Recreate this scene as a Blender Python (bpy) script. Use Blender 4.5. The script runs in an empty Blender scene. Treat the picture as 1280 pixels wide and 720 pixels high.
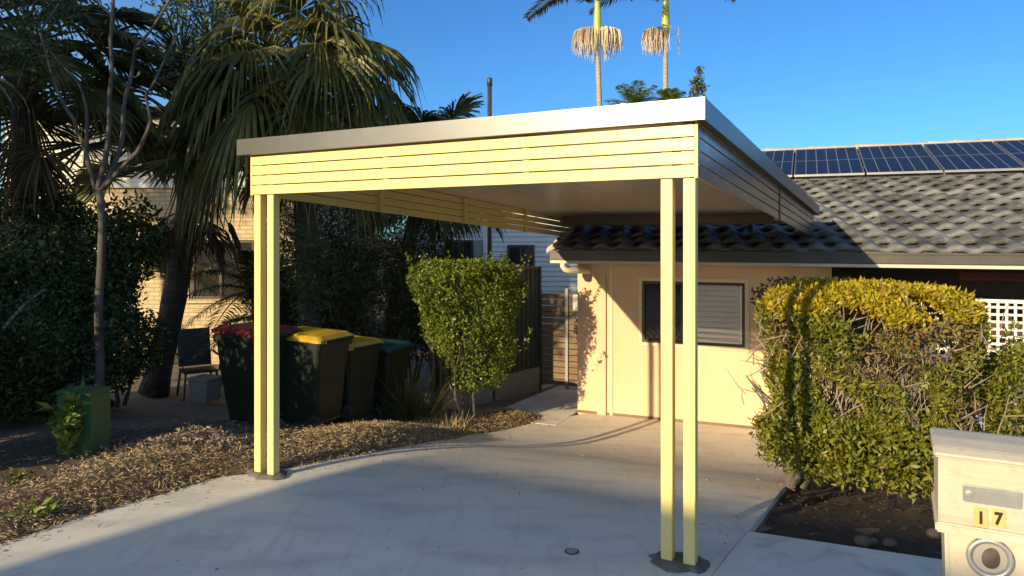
import bpy, bmesh, math, random
import numpy as np
from mathutils import Vector, Matrix
R = math.radians
rng = np.random.default_rng(7); random.seed(7)
scn = bpy.context.scene
COL = scn.collection

# ------------------------------------------------------------------ camera
FPX, HY, CH = 902.0, 297.5, 1.808
cam_d = bpy.data.cameras.new('camera'); cam = bpy.data.objects.new('camera', cam_d); COL.objects.link(cam)
cam.location = (0, 0, CH); cam.rotation_euler = (R(90), 0, 0)
cam_d.sensor_width = 36; cam_d.lens = FPX/1280*36; cam_d.shift_y = -(360-HY)/1280
cam_d.clip_start = .05; cam_d.clip_end = 2000
scn.camera = cam

# ------------------------------------------------------------------ frames of reference (metres)
th = .493
CA = Vector((-math.cos(th), math.sin(th), 0))        # along the carport front, to the left
CB = Vector((math.sin(th), math.cos(th), 0))         # carport front to back
CO = Vector((.997, 3.932, 0))                        # right front post corner
CW, CL, CC = 3.375, 6.0, 2.139
SL = .054
def cp(a, b, z): return CO + CA*a + CB*b + Vector((0, 0, z))
HU = Vector((.926, -.378, 0)); HU.normalize(); HN = Vector((-HU.y, HU.x, 0))
HA = Vector((.945, 10.4, 0))                         # house front left corner
def hp(u, d, z): return HA + HU*u + HN*d + Vector((0, 0, z))
def to_h(x, y):
    r = Vector((x, y, 0)) - HA
    return r.dot(HU), r.dot(HN)
GP = [(-60, 0.0), (-7.0, 0.0), (-5.6, -.004), (-4.6, -.07), (-3.6, -.24), (-2.6, -.475), (-1.7, -.63), (-.85, -.682), (0, -.70), (2, -.78), (4, -.83), (8, -.85), (300, -.85)]
gx = np.array([p[0] for p in GP]); gy = np.array([p[1] for p in GP])
gm = np.gradient(gy, gx); gm[0] = gm[1] = 0; gm[2] = -.01; gm[-2:] = 0; gm[-3] = 0
def gd(d):
    d = np.clip(np.asarray(d, float), -59.9, 299)
    i = np.clip(np.searchsorted(gx, d)-1, 0, len(gx)-2)
    h = gx[i+1]-gx[i]; t = (d-gx[i])/h
    return (2*t**3-3*t**2+1)*gy[i]+(t**3-2*t**2+t)*h*gm[i]+(-2*t**3+3*t**2)*gy[i+1]+(t**3-t**2)*h*gm[i+1]
def g(x, y): return float(gd(to_h(x, y)[1]))
def ray(px, py, z):                                  # point at depth z seen at a photo pixel
    return Vector(((px-640)/FPX*z, z, CH-(py-HY)/FPX*z))
def gp(px, py):                                      # ground point seen at a photo pixel
    z = 2.5
    while z < 60:
        p = ray(px, py, z)
        if p.z <= g(p.x, p.y): return p
        z += .01
    return p
def on_house(px, py, d):                             # point on a plane parallel to the house front
    k = (px-640)/FPX
    n = HN; p0 = HA + HN*d
    t = n.dot(p0)/(n.x*k+n.y)
    return ray(px, py, t)
def hu(px, py, d):
    p = on_house(px, py, d); return (p-HA).dot(HU), p.z

# ------------------------------------------------------------------ materials
def mat(name, c1, c2=None, scale=6, rough=.6, metal=0, bump=0, bscale=None, detail=6, spec=.5, trans=0, island=False, stretch=None, coat=0, lo=.35, hi=.65, bdist=.01):
    m = bpy.data.materials.new(name); m.use_nodes = True
    nt = m.node_tree; N = nt.nodes; L = nt.links
    b = N['Principled BSDF']; b.inputs['Roughness'].default_value = rough; b.inputs['Metallic'].default_value = metal
    b.inputs['Specular IOR Level'].default_value = spec
    if coat: b.inputs['Coat Weight'].default_value = coat
    tc = N.new('ShaderNodeTexCoord'); src = tc.outputs['Object']
    if stretch:
        mp = N.new('ShaderNodeMapping'); mp.inputs['Scale'].default_value = stretch; L.new(src, mp.inputs['Vector']); src = mp.outputs['Vector']
    if c2 is None: c2 = tuple(v*.85 for v in c1)
    ramp = N.new('ShaderNodeValToRGB'); ramp.color_ramp.elements[0].position = lo; ramp.color_ramp.elements[1].position = hi
    ramp.color_ramp.elements[0].color = (*c1, 1); ramp.color_ramp.elements[1].color = (*c2, 1)
    if island:
        ge = N.new('ShaderNodeNewGeometry'); nz = N.new('ShaderNodeTexNoise'); nz.inputs['Scale'].default_value = scale; nz.inputs['Detail'].default_value = 2
        L.new(src, nz.inputs['Vector'])
        mx = N.new('ShaderNodeMath'); mx.operation = 'MULTIPLY_ADD'; mx.inputs[1].default_value = .45; L.new(ge.outputs['Random Per Island'], mx.inputs[0])
        m2 = N.new('ShaderNodeMath'); m2.operation = 'MULTIPLY_ADD'; m2.inputs[1].default_value = .9; m2.inputs[2].default_value = -.18; L.new(nz.outputs['Fac'], m2.inputs[0])
        L.new(m2.outputs[0], mx.inputs[2]); L.new(mx.outputs[0], ramp.inputs['Fac'])
    else:
        nz = N.new('ShaderNodeTexNoise'); nz.inputs['Scale'].default_value = scale; nz.inputs['Detail'].default_value = detail; nz.inputs['Roughness'].default_value = .6
        L.new(src, nz.inputs['Vector']); L.new(nz.outputs['Fac'], ramp.inputs['Fac'])
    L.new(ramp.outputs['Color'], b.inputs['Base Color'])
    if trans:
        t = N.new('ShaderNodeBsdfTranslucent'); L.new(ramp.outputs['Color'], t.inputs['Color'])
        mix = N.new('ShaderNodeMixShader'); mix.inputs[0].default_value = trans
        L.new(b.outputs[0], mix.inputs[1]); L.new(t.outputs[0], mix.inputs[2]); L.new(mix.outputs[0], N['Material Output'].inputs['Surface'])
    if bump:
        bn = N.new('ShaderNodeTexNoise'); bn.inputs['Scale'].default_value = bscale or scale*4; bn.inputs['Detail'].default_value = 8; bn.inputs['Roughness'].default_value = .65
        L.new(src, bn.inputs['Vector'])
        bu = N.new('ShaderNodeBump'); bu.inputs['Strength'].default_value = bump; bu.inputs['Distance'].default_value = bdist
        L.new(bn.outputs['Fac'], bu.inputs['Height']); L.new(bu.outputs[0], b.inputs['Normal'])
    m['ramp'] = ramp.name
    return m
def over_noise(m, col, scale, lo, hi, amount=1, detail=4, stretch=None):
    """stains, plus tree shade painted on the roof tiles: a second noise mixed over the base colour"""
    nt = m.node_tree; N = nt.nodes; L = nt.links; b = N['Principled BSDF']
    src = b.inputs['Base Color'].links[0].from_socket
    tc = N.new('ShaderNodeTexCoord'); vec = tc.outputs['Object']
    if stretch:
        mp = N.new('ShaderNodeMapping'); mp.inputs['Scale'].default_value = stretch; L.new(vec, mp.inputs['Vector']); vec = mp.outputs['Vector']
    nz = N.new('ShaderNodeTexNoise'); nz.inputs['Scale'].default_value = scale; nz.inputs['Detail'].default_value = detail; L.new(vec, nz.inputs['Vector'])
    mr = N.new('ShaderNodeMapRange'); mr.inputs['From Min'].default_value = lo; mr.inputs['From Max'].default_value = hi; mr.inputs['To Max'].default_value = amount
    L.new(nz.outputs['Fac'], mr.inputs['Value'])
    mx = N.new('ShaderNodeMix'); mx.data_type = 'RGBA'; mx.inputs['B'].default_value = (*col, 1)
    L.new(mr.outputs[0], mx.inputs['Factor']); L.new(src, mx.inputs['A']); L.new(mx.outputs['Result'], b.inputs['Base Color'])
    return m
M = {}
M['cream'] = mat('cream_paint', (.73, .61, .235), (.69, .575, .22), 3, .42, bump=.03, bscale=40)
M['cream_slat'] = over_noise(mat('cream_slat_paint', (.73, .61, .235), (.685, .57, .22), 2, .27, bump=.04, bscale=14), (.6, .52, .25), 5, .62, .8, .35)
M['fascia'] = over_noise(mat('grey_metal_fascia', (.165, .165, .16), (.145, .145, .14), 2, .36, metal=.9, bump=.04, bscale=3), (.30, .28, .25), 4, .6, .8, .3)
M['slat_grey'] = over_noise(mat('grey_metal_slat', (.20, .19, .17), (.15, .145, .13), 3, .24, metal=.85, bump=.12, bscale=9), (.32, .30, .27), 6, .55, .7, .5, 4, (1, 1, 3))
M['ceiling'] = mat('panel_ceiling', (.58, .54, .48), (.54, .50, .44), 2, .28)
M['brownbeam'] = mat('brown_beam', (.20, .13, .07), (.15, .10, .06), 3, .35)
M['darkmetal'] = mat('dark_metal', (.03, .03, .03), (.05, .05, .05), 8, .45)
M['render'] = over_noise(mat('cream_render', (.67, .475, .31), (.60, .42, .27), 1.2, .85, bump=.25, bscale=60, bdist=.004), (.50, .37, .22), 3, .58, .85, .4)
M['trim'] = mat('cream_trim', (.70, .60, .42), (.66, .56, .38), 4, .6)
M['gutter'] = mat('brown_gutter', (.05, .046, .042), (.075, .07, .063), 3, .45, bump=.05)
M['gutterlip'] = mat('pale_gutter_lip', (.55, .50, .40), (.48, .43, .34), 3, .5)
M['tile'] = over_noise(mat('concrete_tile', (.16, .165, .17), (.10, .105, .11), 1.6, .7, bump=.5, bscale=50, bdist=.006), (.055, .055, .058), 1.5, .46, .6, .8, 6, (1, 1, 2.5))  # dark patches put tree shadow, along with lichen, into the tile colour
def per_tile(m):
    nt = m.node_tree; N = nt.nodes; L = nt.links; b = N['Principled BSDF']; src = b.inputs['Base Color'].links[0].from_socket
    tc = N.new('ShaderNodeTexCoord'); cb = N.new('ShaderNodeCombineXYZ')
    for k, (vec, sc_, ax) in enumerate(((HU, 1/.30, 'X'), (HN, 1/.29, 'Y'))):
        d = N.new('ShaderNodeVectorMath'); d.operation = 'DOT_PRODUCT'; d.inputs[1].default_value = tuple(vec*sc_); L.new(tc.outputs['Object'], d.inputs[0])
        f = N.new('ShaderNodeMath'); f.operation = 'FLOOR'; L.new(d.outputs['Value'], f.inputs[0]); L.new(f.outputs[0], cb.inputs[ax])
    wn = N.new('ShaderNodeTexWhiteNoise'); L.new(cb.outputs[0], wn.inputs['Vector'])
    mr = N.new('ShaderNodeMapRange'); mr.inputs['To Min'].default_value = .62; mr.inputs['To Max'].default_value = 1.25; L.new(wn.outputs['Value'], mr.inputs['Value'])
    vm = N.new('ShaderNodeVectorMath'); vm.operation = 'SCALE'; L.new(src, vm.inputs[0]); L.new(mr.outputs[0], vm.inputs['Scale']); L.new(vm.outputs[0], b.inputs['Base Color'])
per_tile(M['tile'])
M['ridge'] = mat('ridge_cap', (.46, .41, .33), (.36, .32, .26), 4, .8, bump=.3, bscale=40)
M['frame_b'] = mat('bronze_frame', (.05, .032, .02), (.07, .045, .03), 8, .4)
M['shutter'] = mat('white_shutter', (.74, .70, .62), (.68, .64, .57), 5, .5)
M['glassdark'] = mat('dark_glass', (.02, .022, .024), (.03, .03, .03), 3, .06, spec=.8)
M['wood'] = mat('timber_gate', (.20, .135, .08), (.13, .09, .055), 3, .7, stretch=(1, 1, 12), bump=.2, bscale=12)
M['fence'] = mat('green_fence', (.035, .05, .04), (.045, .06, .05), 4, .5)
M['plinth'] = mat('concrete_plinth', (.30, .28, .25), (.22, .21, .19), 3, .85, bump=.3)
M['wboard'] = mat('weatherboard', (.66, .68, .68), (.6, .62, .62), 2, .6)
M['wboard2'] = mat('white_weatherboard', (.66, .62, .54), (.58, .54, .47), 2, .6)
M['roofdark'] = mat('dark_roof', (.07, .07, .07), (.1, .1, .1), 3, .7)
M['binbody'] = over_noise(mat('bin_plastic', (.014, .02, .014), (.02, .027, .019), 6, .5, bump=.05), (.045, .045, .035), 9, .6, .8, .35)
M['binbody'].node_tree.nodes['Principled BSDF'].inputs['Specular IOR Level'].default_value = .22
M['lidr'] = mat('red_lid', (.10, .012, .010), (.08, .01, .009), 6, .45)
M['lidy'] = over_noise(mat('yellow_lid', (.50, .32, .012), (.42, .27, .012), 5, .42), (.22, .15, .03), 8, .55, .75, .5)
M['lidg'] = mat('green_lid', (.012, .06, .045), (.012, .05, .035), 6, .45)
M['rubber'] = mat('rubber', (.015, .015, .015), (.03, .03, .03), 8, .8)
M['boxgreen'] = over_noise(mat('green_box', (.05, .12, .045), (.04, .10, .04), 5, .45, bump=.05), (.14, .15, .09), 12, .58, .8, .4)
M['greytub'] = mat('grey_tub', (.30, .29, .27), (.24, .23, .22), 6, .7)
M['mailbox'] = over_noise(mat('mailbox_plastic', (.50, .45, .35), (.44, .40, .31), 5, .6, bump=.2, bscale=60, bdist=.003), (.33, .30, .24), 26, .56, .70, .5)
M['silver'] = mat('silver_plate', (.50, .50, .48), (.40, .40, .39), 10, .35, metal=.6, bump=.05)
M['numplate'] = mat('number_tile', (.60, .40, .15), (.54, .36, .13), 10, .5, metal=0)
M['black'] = mat('black_ink', (.01, .01, .01), (.012, .012, .012), 5, .5)
M['white'] = mat('white_paint', (.72, .70, .66), (.64, .62, .58), 5, .5)
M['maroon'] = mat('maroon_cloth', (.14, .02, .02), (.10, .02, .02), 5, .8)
M['stone'] = mat('stone', (.11, .085, .065), (.06, .05, .04), 12, .85, bump=.4)
M['aluframe'] = mat('panel_frame', (.22, .225, .23), (.2, .2, .21), 5, .45, metal=.5)
M['bark'] = mat('grey_bark', (.15, .135, .11), (.055, .05, .042), 9, .9, bump=.6, bscale=30, stretch=(1, 1, .3))
M['shadebark'] = mat('shaded_mottled_bark', (.10, .09, .075), (.035, .03, .026), 7, .95, bump=.6, bscale=30, stretch=(1, 1, .4))  # grey bark copied darker, painting in the shade on the slender stems
M['palmbark'] = mat('palm_bark', (.10, .085, .07), (.05, .042, .035), 7, .95, bump=.8, bscale=16, stretch=(1, 1, 5), bdist=.03)
M['palmtrunk'] = mat('ringed_palm_trunk', (.38, .32, .24), (.24, .20, .15), 3, .85, bump=.5, bscale=4, stretch=(1, 1, 6), bdist=.03)
M['shaft'] = mat('crownshaft', (.42, .42, .06), (.24, .32, .05), 1.5, .4, stretch=(3, 3, .3))
M['twig'] = mat('twig', (.34, .28, .20), (.18, .14, .10), 14, .85)
def leafm(n, a, b, tr=.3, rough=.42, sc=2.5, spec=.4): return mat(n, a, b, sc, rough, trans=tr, island=True, lo=.15, hi=.85, spec=spec)
M['palmleaf'] = leafm('fan_palm_leaf', (.036, .048, .011), (.11, .11, .025), .2)
M['palmleaf2'] = leafm('weeping_palm_leaf', (.05, .06, .012), (.20, .18, .045), .25)
M['deadleaf'] = leafm('dead_frond', (.16, .115, .06), (.09, .065, .035), .15, .8)
M['darkleaf'] = leafm('dark_shrub_leaf', (.04, .062, .02), (.085, .115, .034), .2)
M['midleaf'] = leafm('olive_leaf', (.07, .085, .02), (.12, .12, .03), .25)
M['bushleaf'] = leafm('bright_bush_leaf', (.065, .11, .013), (.20, .24, .03), .35)
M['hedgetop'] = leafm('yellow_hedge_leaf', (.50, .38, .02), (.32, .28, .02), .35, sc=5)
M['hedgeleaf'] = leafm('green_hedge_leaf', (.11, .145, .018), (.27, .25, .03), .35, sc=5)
M['hedgedry'] = leafm('dry_hedge_leaf', (.13, .095, .04), (.24, .18, .06), .2, .7, sc=6)
M['darkchip'] = leafm('dark_bark_chip', (.07, .045, .025), (.035, .024, .016), .05, .9)
M['weed'] = leafm('weed_leaf', (.12, .20, .03), (.22, .30, .06), .35)
M['straw'] = leafm('dry_clipping', (.50, .39, .22), (.16, .115, .065), .15, .8, 3)
M['drygrey'] = leafm('withered_leaf', (.30, .24, .18), (.18, .14, .11), .15, .8, 3)
M['infl'] = leafm('palm_flower_strand', (.74, .60, .44), (.56, .48, .32), .2, .8, 1)
# ground
M['soil'] = over_noise(mat('bare_soil', (.17, .14, .11), (.11, .085, .065), 2.0, .95, bump=.9, bscale=22, bdist=.03), (.22, .19, .15), 9, .5, .7, .6)
M['mulch'] = mat('leaf_litter_soil', (.13, .09, .055), (.07, .05, .03), 14, .95, bump=1, bscale=45, bdist=.03)
M['bed'] = mat('dark_garden_soil', (.055, .038, .024), (.03, .02, .014), 18, .95, bump=1, bscale=50, bdist=.03)
conc = mat('driveway_concrete', (.64, .61, .54), (.56, .535, .475), 1.1, .72, bump=.3, bscale=110, bdist=.004)
over_noise(conc, (.34, .33, .30), 160, .55, .7, .5, 2); over_noise(conc, (.30, .29, .265), 1.6, .5, .75, .55, 8, (1, 2.4, 1)); over_noise(conc, (.60, .58, .52), 5, .58, .72, .4, 6, (.5, 4, 1)); over_noise(conc, (.20, .19, .17), 11, .70, .74, .6, 3, (1, 3, 1)); over_noise(conc, (.36, .35, .33), 3.5, .57, .62, .2, 10, (3.5, .5, 1))
M['concrete'] = conc
conc2 = mat('old_footpath_concrete', (.64, .61, .54), (.54, .51, .45), 2, .85, bump=.3, bscale=80, bdist=.005)
over_noise(conc2, (.22, .21, .19), 5, .52, .75, .6, 8)
M['footpath'] = conc2
M['grout'] = mat('dark_grout', (.15, .135, .11), (.09, .08, .07), 12, .9, bump=.6)
M['asphalt'] = mat('asphalt', (.05, .05, .05), (.06, .06, .06), 20, .9, bump=.5)
# brick
def brick_mat():
    m = bpy.data.materials.new('cream_brick'); m.use_nodes = True; nt = m.node_tree; N = nt.nodes; L = nt.links
    b = N['Principled BSDF']; b.inputs['Roughness'].default_value = .85
    tc = N.new('ShaderNodeTexCoord'); sp = N.new('ShaderNodeSeparateXYZ'); cb = N.new('ShaderNodeCombineXYZ')
    L.new(tc.outputs['Object'], sp.inputs[0])
    ad = N.new('ShaderNodeMath'); L.new(sp.outputs['X'], ad.inputs[0]); L.new(sp.outputs['Y'], ad.inputs[1])
    L.new(ad.outputs[0], cb.inputs['X']); L.new(sp.outputs['Z'], cb.inputs['Y'])
    br = N.new('ShaderNodeTexBrick'); br.inputs['Color1'].default_value = (.55, .44, .26, 1); br.inputs['Color2'].default_value = (.45, .34, .19, 1)
    br.inputs['Mortar'].default_value = (.30, .26, .19, 1); br.inputs['Scale'].default_value = 1
    br.inputs['Brick Width'].default_value = .24; br.inputs['Row Height'].default_value = .086; br.inputs['Mortar Size'].default_value = .009
    L.new(cb.outputs[0], br.inputs['Vector']); L.new(br.outputs['Color'], b.inputs['Base Color'])
    bu = N.new('ShaderNodeBump'); bu.inputs['Strength'].default_value = .6; bu.inputs['Distance'].default_value = .01; bu.invert = True
    L.new(br.outputs['Fac'], bu.inputs['Height']); L.new(bu.outputs[0], b.inputs['Normal'])
    return m
M['brick'] = brick_mat()
def solar_mat():
    # object coordinates: x across the panel (0..1.13), y up the panel
    m = bpy.data.materials.new('solar_cells'); m.use_nodes = True; nt = m.node_tree; N = nt.nodes; L = nt.links
    b = N['Principled BSDF']; b.inputs['Roughness'].default_value = .3; b.inputs['Specular IOR Level'].default_value = .06
    uv = N.new('ShaderNodeUVMap'); br = N.new('ShaderNodeTexBrick'); br.offset = 0
    br.inputs['Color1'].default_value = (.010, .012, .022, 1); br.inputs['Color2'].default_value = (.014, .016, .026, 1)
    br.inputs['Mortar'].default_value = (.17, .18, .19, 1); br.inputs['Scale'].default_value = 1
    br.inputs['Brick Width'].default_value = 1/6; br.inputs['Row Height'].default_value = .5; br.inputs['Mortar Size'].default_value = .006
    L.new(uv.outputs[0], br.inputs['Vector']); L.new(br.outputs['Color'], b.inputs['Base Color'])
    return m
M['solar'] = solar_mat()

# ------------------------------------------------------------------ mesh helpers
def link(name, me, m=None, parent=None, smooth=False):
    o = bpy.data.objects.new(name, me); COL.objects.link(o)
    if m is not None: me.materials.append(M[m] if isinstance(m, str) else m)
    if parent is not None: o.parent = parent; o.matrix_parent_inverse = parent.matrix_basis.inverted()
    if smooth: me.polygons.foreach_set('use_smooth', [True]*len(me.polygons))
    return o
def tag(o, label, cat=None, group=None, kind=None):
    if label: o['label'] = label
    if cat: o['category'] = cat
    if group: o['group'] = group
    if kind: o['kind'] = kind
    return o
def thing(name, label, cat, loc, group=None, rz=0):
    o = bpy.data.objects.new(name, None); COL.objects.link(o); o.location = loc; o.rotation_euler = (0, 0, rz); o.empty_display_size = .2
    return tag(o, label, cat, group)
class MB:
    def __init__(s): s.v = []; s.f = []
    def poly(s, pts):
        n = len(s.v); s.v += [tuple(p) for p in pts]; s.f.append(tuple(range(n, n+len(pts)))); return s
    def hexa(s, p):       # 8 points: 4 bottom ccw then 4 top
        n = len(s.v); s.v += [tuple(q) for q in p]
        for f in ((0, 3, 2, 1), (4, 5, 6, 7), (0, 1, 5, 4), (1, 2, 6, 5), (2, 3, 7, 6), (3, 0, 4, 7)): s.f.append(tuple(n+i for i in f))
        return s
    def box(s, x0, x1, y0, y1, z0, z1, F=None):
        p = [(x0, y0, z0), (x1, y0, z0), (x1, y1, z0), (x0, y1, z0), (x0, y0, z1), (x1, y0, z1), (x1, y1, z1), (x0, y1, z1)]
        if F: p = [F(*q) for q in p]
        return s.hexa(p)
    def tube(s, pts, rad, n=8, caps=True):
        pts = [Vector(p) for p in pts]; base = len(s.v); k = len(pts)
        if not hasattr(rad, '__len__'): rad = [rad]*k
        up = Vector((.13, .31, .94))
        for i, p in enumerate(pts):
            t = (pts[min(i+1, k-1)]-pts[max(i-1, 0)]).normalized()
            a = t.cross(up)
            if a.length < .1: a = t.cross(Vector((1, 0, 0)))
            a.normalize(); b = t.cross(a)
            for j in range(n):
                q = p+(a*math.cos(2*math.pi*j/n)+b*math.sin(2*math.pi*j/n))*rad[i]; s.v.append(tuple(q))
        for i in range(k-1):
            for j in range(n):
                s.f.append((base+i*n+j, base+i*n+(j+1) % n, base+(i+1)*n+(j+1) % n, base+(i+1)*n+j))
        if caps: s.f.append(tuple(base+j for j in range(n))); s.f.append(tuple(base+(k-1)*n+j for j in reversed(range(n))))
        return s
    def mesh(s, name, bevel=0, seg=2, fix=True):
        me = bpy.data.meshes.new(name); me.from_pydata(s.v, [], s.f); me.update()
        if fix or bevel:
            bm = bmesh.new(); bm.from_mesh(me); bmesh.ops.recalc_face_normals(bm, faces=bm.faces)
            if bevel: bmesh.ops.bevel(bm, geom=list(bm.edges), offset=bevel, segments=seg, affect='EDGES', clamp_overlap=True)
            bm.to_mesh(me); bm.free()
        return me
    def build(s, name, m, parent=None, bevel=0, smooth=False, seg=2, fix=True): return link(name, s.mesh(name, bevel, seg, fix), m, parent, smooth)
def sphere_mb(c, r, n=10, sq=(1, 1, 1), jit=0):
    mb = MB(); rows = n//2+1
    for i in range(rows):
        a = math.pi*i/(rows-1)
        for j in range(n):
            b = 2*math.pi*j/n; k = 1+random.uniform(-jit, jit)
            mb.v.append((c[0]+r*sq[0]*k*math.sin(a)*math.cos(b), c[1]+r*sq[1]*k*math.sin(a)*math.sin(b), c[2]+r*sq[2]*k*math.cos(a)))
    for i in range(rows-1):
        for j in range(n): mb.f.append((i*n+j, i*n+(j+1) % n, (i+1)*n+(j+1) % n, (i+1)*n+j))
    return mb
def np_mesh(name, V, F, m, parent=None):
    me = bpy.data.meshes.new(name); nv = len(V); nf, k = F.shape
    me.vertices.add(nv); me.vertices.foreach_set('co', V.astype(np.float32).ravel())
    me.loops.add(nf*k); me.loops.foreach_set('vertex_index', F.astype(np.int32).ravel())
    me.polygons.add(nf); me.polygons.foreach_set('loop_start', np.arange(0, nf*k, k, dtype=np.int32)); me.polygons.foreach_set('loop_total', np.full(nf, k, dtype=np.int32))
    me.update(calc_edges=True); me.validate()
    return link(name, me, m, parent)
def unit(a): return a/np.maximum(np.linalg.norm(a, axis=-1, keepdims=True), 1e-9)
def leaf_geo(P, L, W, D=None, up=.0, fold=.25, rg=None):
    """one folded diamond leaf per point; returns V,F"""
    rg = rg or rng; n = len(P)
    if D is None: D = rg.normal(size=(n, 3))
    D = unit(D+np.array([0, 0, up])); L = np.broadcast_to(L, n)*(.55+.9*rg.random(n)**1.4); W = np.broadcast_to(W, n)*rg.uniform(.7, 1.2, n)
    S = unit(np.cross(D, unit(rg.normal(size=(n, 3))))); Nn = np.cross(D, S)
    L = L[:, None]; W = W[:, None]
    a = P; b = P+D*L*.45+S*W*.5+Nn*W*fold; c = P+D*L-Nn*L*.08; d = P+D*L*.45-S*W*.5+Nn*W*fold
    V = np.stack([a, b, c, d], 1).reshape(-1, 3); F = np.arange(4*n).reshape(n, 4)
    return V, F
def leaves(name, P, L, W, m, parent=None, D=None, up=0, fold=.25):
    V, F = leaf_geo(np.asarray(P, float), L, W, D, up, fold)
    return np_mesh(name, V, F, m, parent)
def lump_noise(P, s, seed=0):
    """cheap smooth pseudo noise in [-1,1]"""
    r = np.random.default_rng(seed); out = np.zeros(len(P))
    for k in range(5):
        w = r.normal(size=3)*s*(1+.6*k); out += np.sin(P@w+r.uniform(0, 6.28))/(1+.5*k)
    return out/3

# ------------------------------------------------------------------ world, sun
SD = Vector((.655, .756, 0)).normalized(); LAT = Vector((SD.y, -SD.x, 0)); EL = 16.6
w = bpy.data.worlds.new('World'); scn.world = w; w.use_nodes = True
N = w.node_tree.nodes; sky = N.new('ShaderNodeTexSky'); sky.sky_type = 'NISHITA'; sky.sun_disc = False
sky.sun_elevation = R(EL); sky.sun_rotation = math.atan2(-SD.x, -SD.y) % (2*math.pi); sky.air_density = 1.0; sky.dust_density = .3; sky.ozone_density = 2.5
tcw = N.new('ShaderNodeTexCoord'); dt = N.new('ShaderNodeVectorMath'); dt.operation = 'DOT_PRODUCT'; dt.inputs[1].default_value = (-SD.x, -SD.y, 0)
mrw = N.new('ShaderNodeMapRange'); mrw.inputs['From Min'].default_value = -.6; mrw.inputs['From Max'].default_value = .3; mrw.interpolation_type = 'SMOOTHSTEP'
mw = N.new('ShaderNodeMix'); mw.data_type = 'RGBA'; mw.inputs['A'].default_value = (.25, .53, .83, 1); mw.inputs['B'].default_value = (1.4, 1.32, 1.25, 1)
ml = N.new('ShaderNodeMix'); ml.data_type = 'RGBA'; ml.blend_type = 'MULTIPLY'; ml.inputs['Factor'].default_value = 1
LW = w.node_tree.links; LW.new(tcw.outputs['Generated'], dt.inputs[0]); LW.new(dt.outputs['Value'], mrw.inputs['Value']); LW.new(mrw.outputs[0], mw.inputs['Factor'])
LW.new(sky.outputs[0], ml.inputs['A']); LW.new(mw.outputs['Result'], ml.inputs['B']); LW.new(ml.outputs['Result'], N['Background'].inputs[0]); N['Background'].inputs[1].default_value = .13
sd = bpy.data.lights.new('sun', 'SUN'); so = bpy.data.objects.new('sun', sd); COL.objects.link(so)
sd.energy = 5.0; sd.angle = R(.5); sd.color = (1, .78, .46)
v = Vector((SD.x*math.cos(R(EL)), SD.y*math.cos(R(EL)), -math.sin(R(EL))))
so.rotation_euler = v.to_track_quat('-Z', 'Y').to_euler(); so.location = (-10, -12, 10)
scn.view_settings.view_transform = 'Standard'; scn.view_settings.look = 'None'; scn.view_settings.exposure = .65; scn.view_settings.gamma = 1

# ------------------------------------------------------------------ ground sheets
DR = np.concatenate([np.array([-400, -100, -40, -20, -12]), np.arange(-9, 4.01, .25), np.array([6, 8, 14, 30, 90, 300, 900])])
def sheet(name, m, lo, hi, d0, d1, off, cols=24, bump=None, thick=0):
    """strip in house coordinates between u=lo(d) and u=hi(d)"""
    ds = [d for d in DR if d0 < d < d1]; ds = [d0]+ds+[d1]; mb = MB()
    for d in ds:
        a, b = lo(d), hi(d)
        for k in range(cols+1):
            u = a+(b-a)*k/cols; p = hp(u, d, float(gd(d))+off+(bump(u, d) if bump else 0)); mb.v.append(tuple(p))
    n = cols+1
    for i in range(len(ds)-1):
        for k in range(cols): mb.f.append((i*n+k, i*n+k+1, (i+1)*n+k+1, (i+1)*n+k))
    if thick:
        top = len(mb.v); mb.v += [(x, y, z-thick) for x, y, z in mb.v]
        per = [k for k in range(n)]+[i*n+n-1 for i in range(1, len(ds))]+[(len(ds)-1)*n+k for k in range(n-2, -1, -1)]+[i*n for i in range(len(ds)-2, 0, -1)]
        for q in range(len(per)):
            a, b = per[q], per[(q+1) % len(per)]; mb.f.append((a, top+a, top+b, b))
    return mb.build(name, m, smooth=False)
def lerp_fn(pts):
    pts = sorted(pts); xs = [p[0] for p in pts]; ys = [p[1] for p in pts]
    return lambda d: float(np.interp(d, xs, ys))
tag(sheet('ground', 'soil', lambda d: -400, lambda d: 400, -400, 900, -.05, cols=2), None, kind='structure')
def px_edge(pixels):
    out = []
    for px, py in pixels:
        p = gp(px, py); u, d = to_h(p.x, p.y); out.append((d, u))
    return out
left_edge = px_edge([(0, 682), (100, 647), (200, 619), (290, 592), (340, 590), (393, 579), (460, 567), (520, 556), (586, 543), (650, 532), (672, 528)])
right_edge = px_edge([(893, 716), (912, 690), (935, 665), (962, 633), (985, 605)])
dl0 = min(left_edge); dr0 = min(right_edge); dr1 = max(right_edge)
le = lerp_fn([(-60, dl0[1]-1.2), (-12, dl0[1]-1.0), (dl0[0]-1.2, dl0[1]-.5)]+left_edge+[(0, max(left_edge)[1]+.4)])
right_edge += [(dr1[0]+.6, dr1[1]+.12), (dr1[0]+1.4, dr1[1]+.1), (0, dr1[1]+.1)]
re_ = lerp_fn([(-60, dr0[1]-.3), (dr0[0]-1, dr0[1]-.25)]+right_edge)
dmax = max(left_edge)[0]
tag(sheet('driveway', 'concrete', le, re_, -14, dmax, .0, cols=40, thick=.06), None, kind='structure')
tag(sheet('apron', 'concrete', lambda d: to_h(*gp(662, 528).xy)[0]+.1+.55*max(0, (d-dmax)) if d < 99 else 0, re_, dmax+.002, -.012, .0, cols=30, thick=.06), None, kind='structure')
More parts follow.
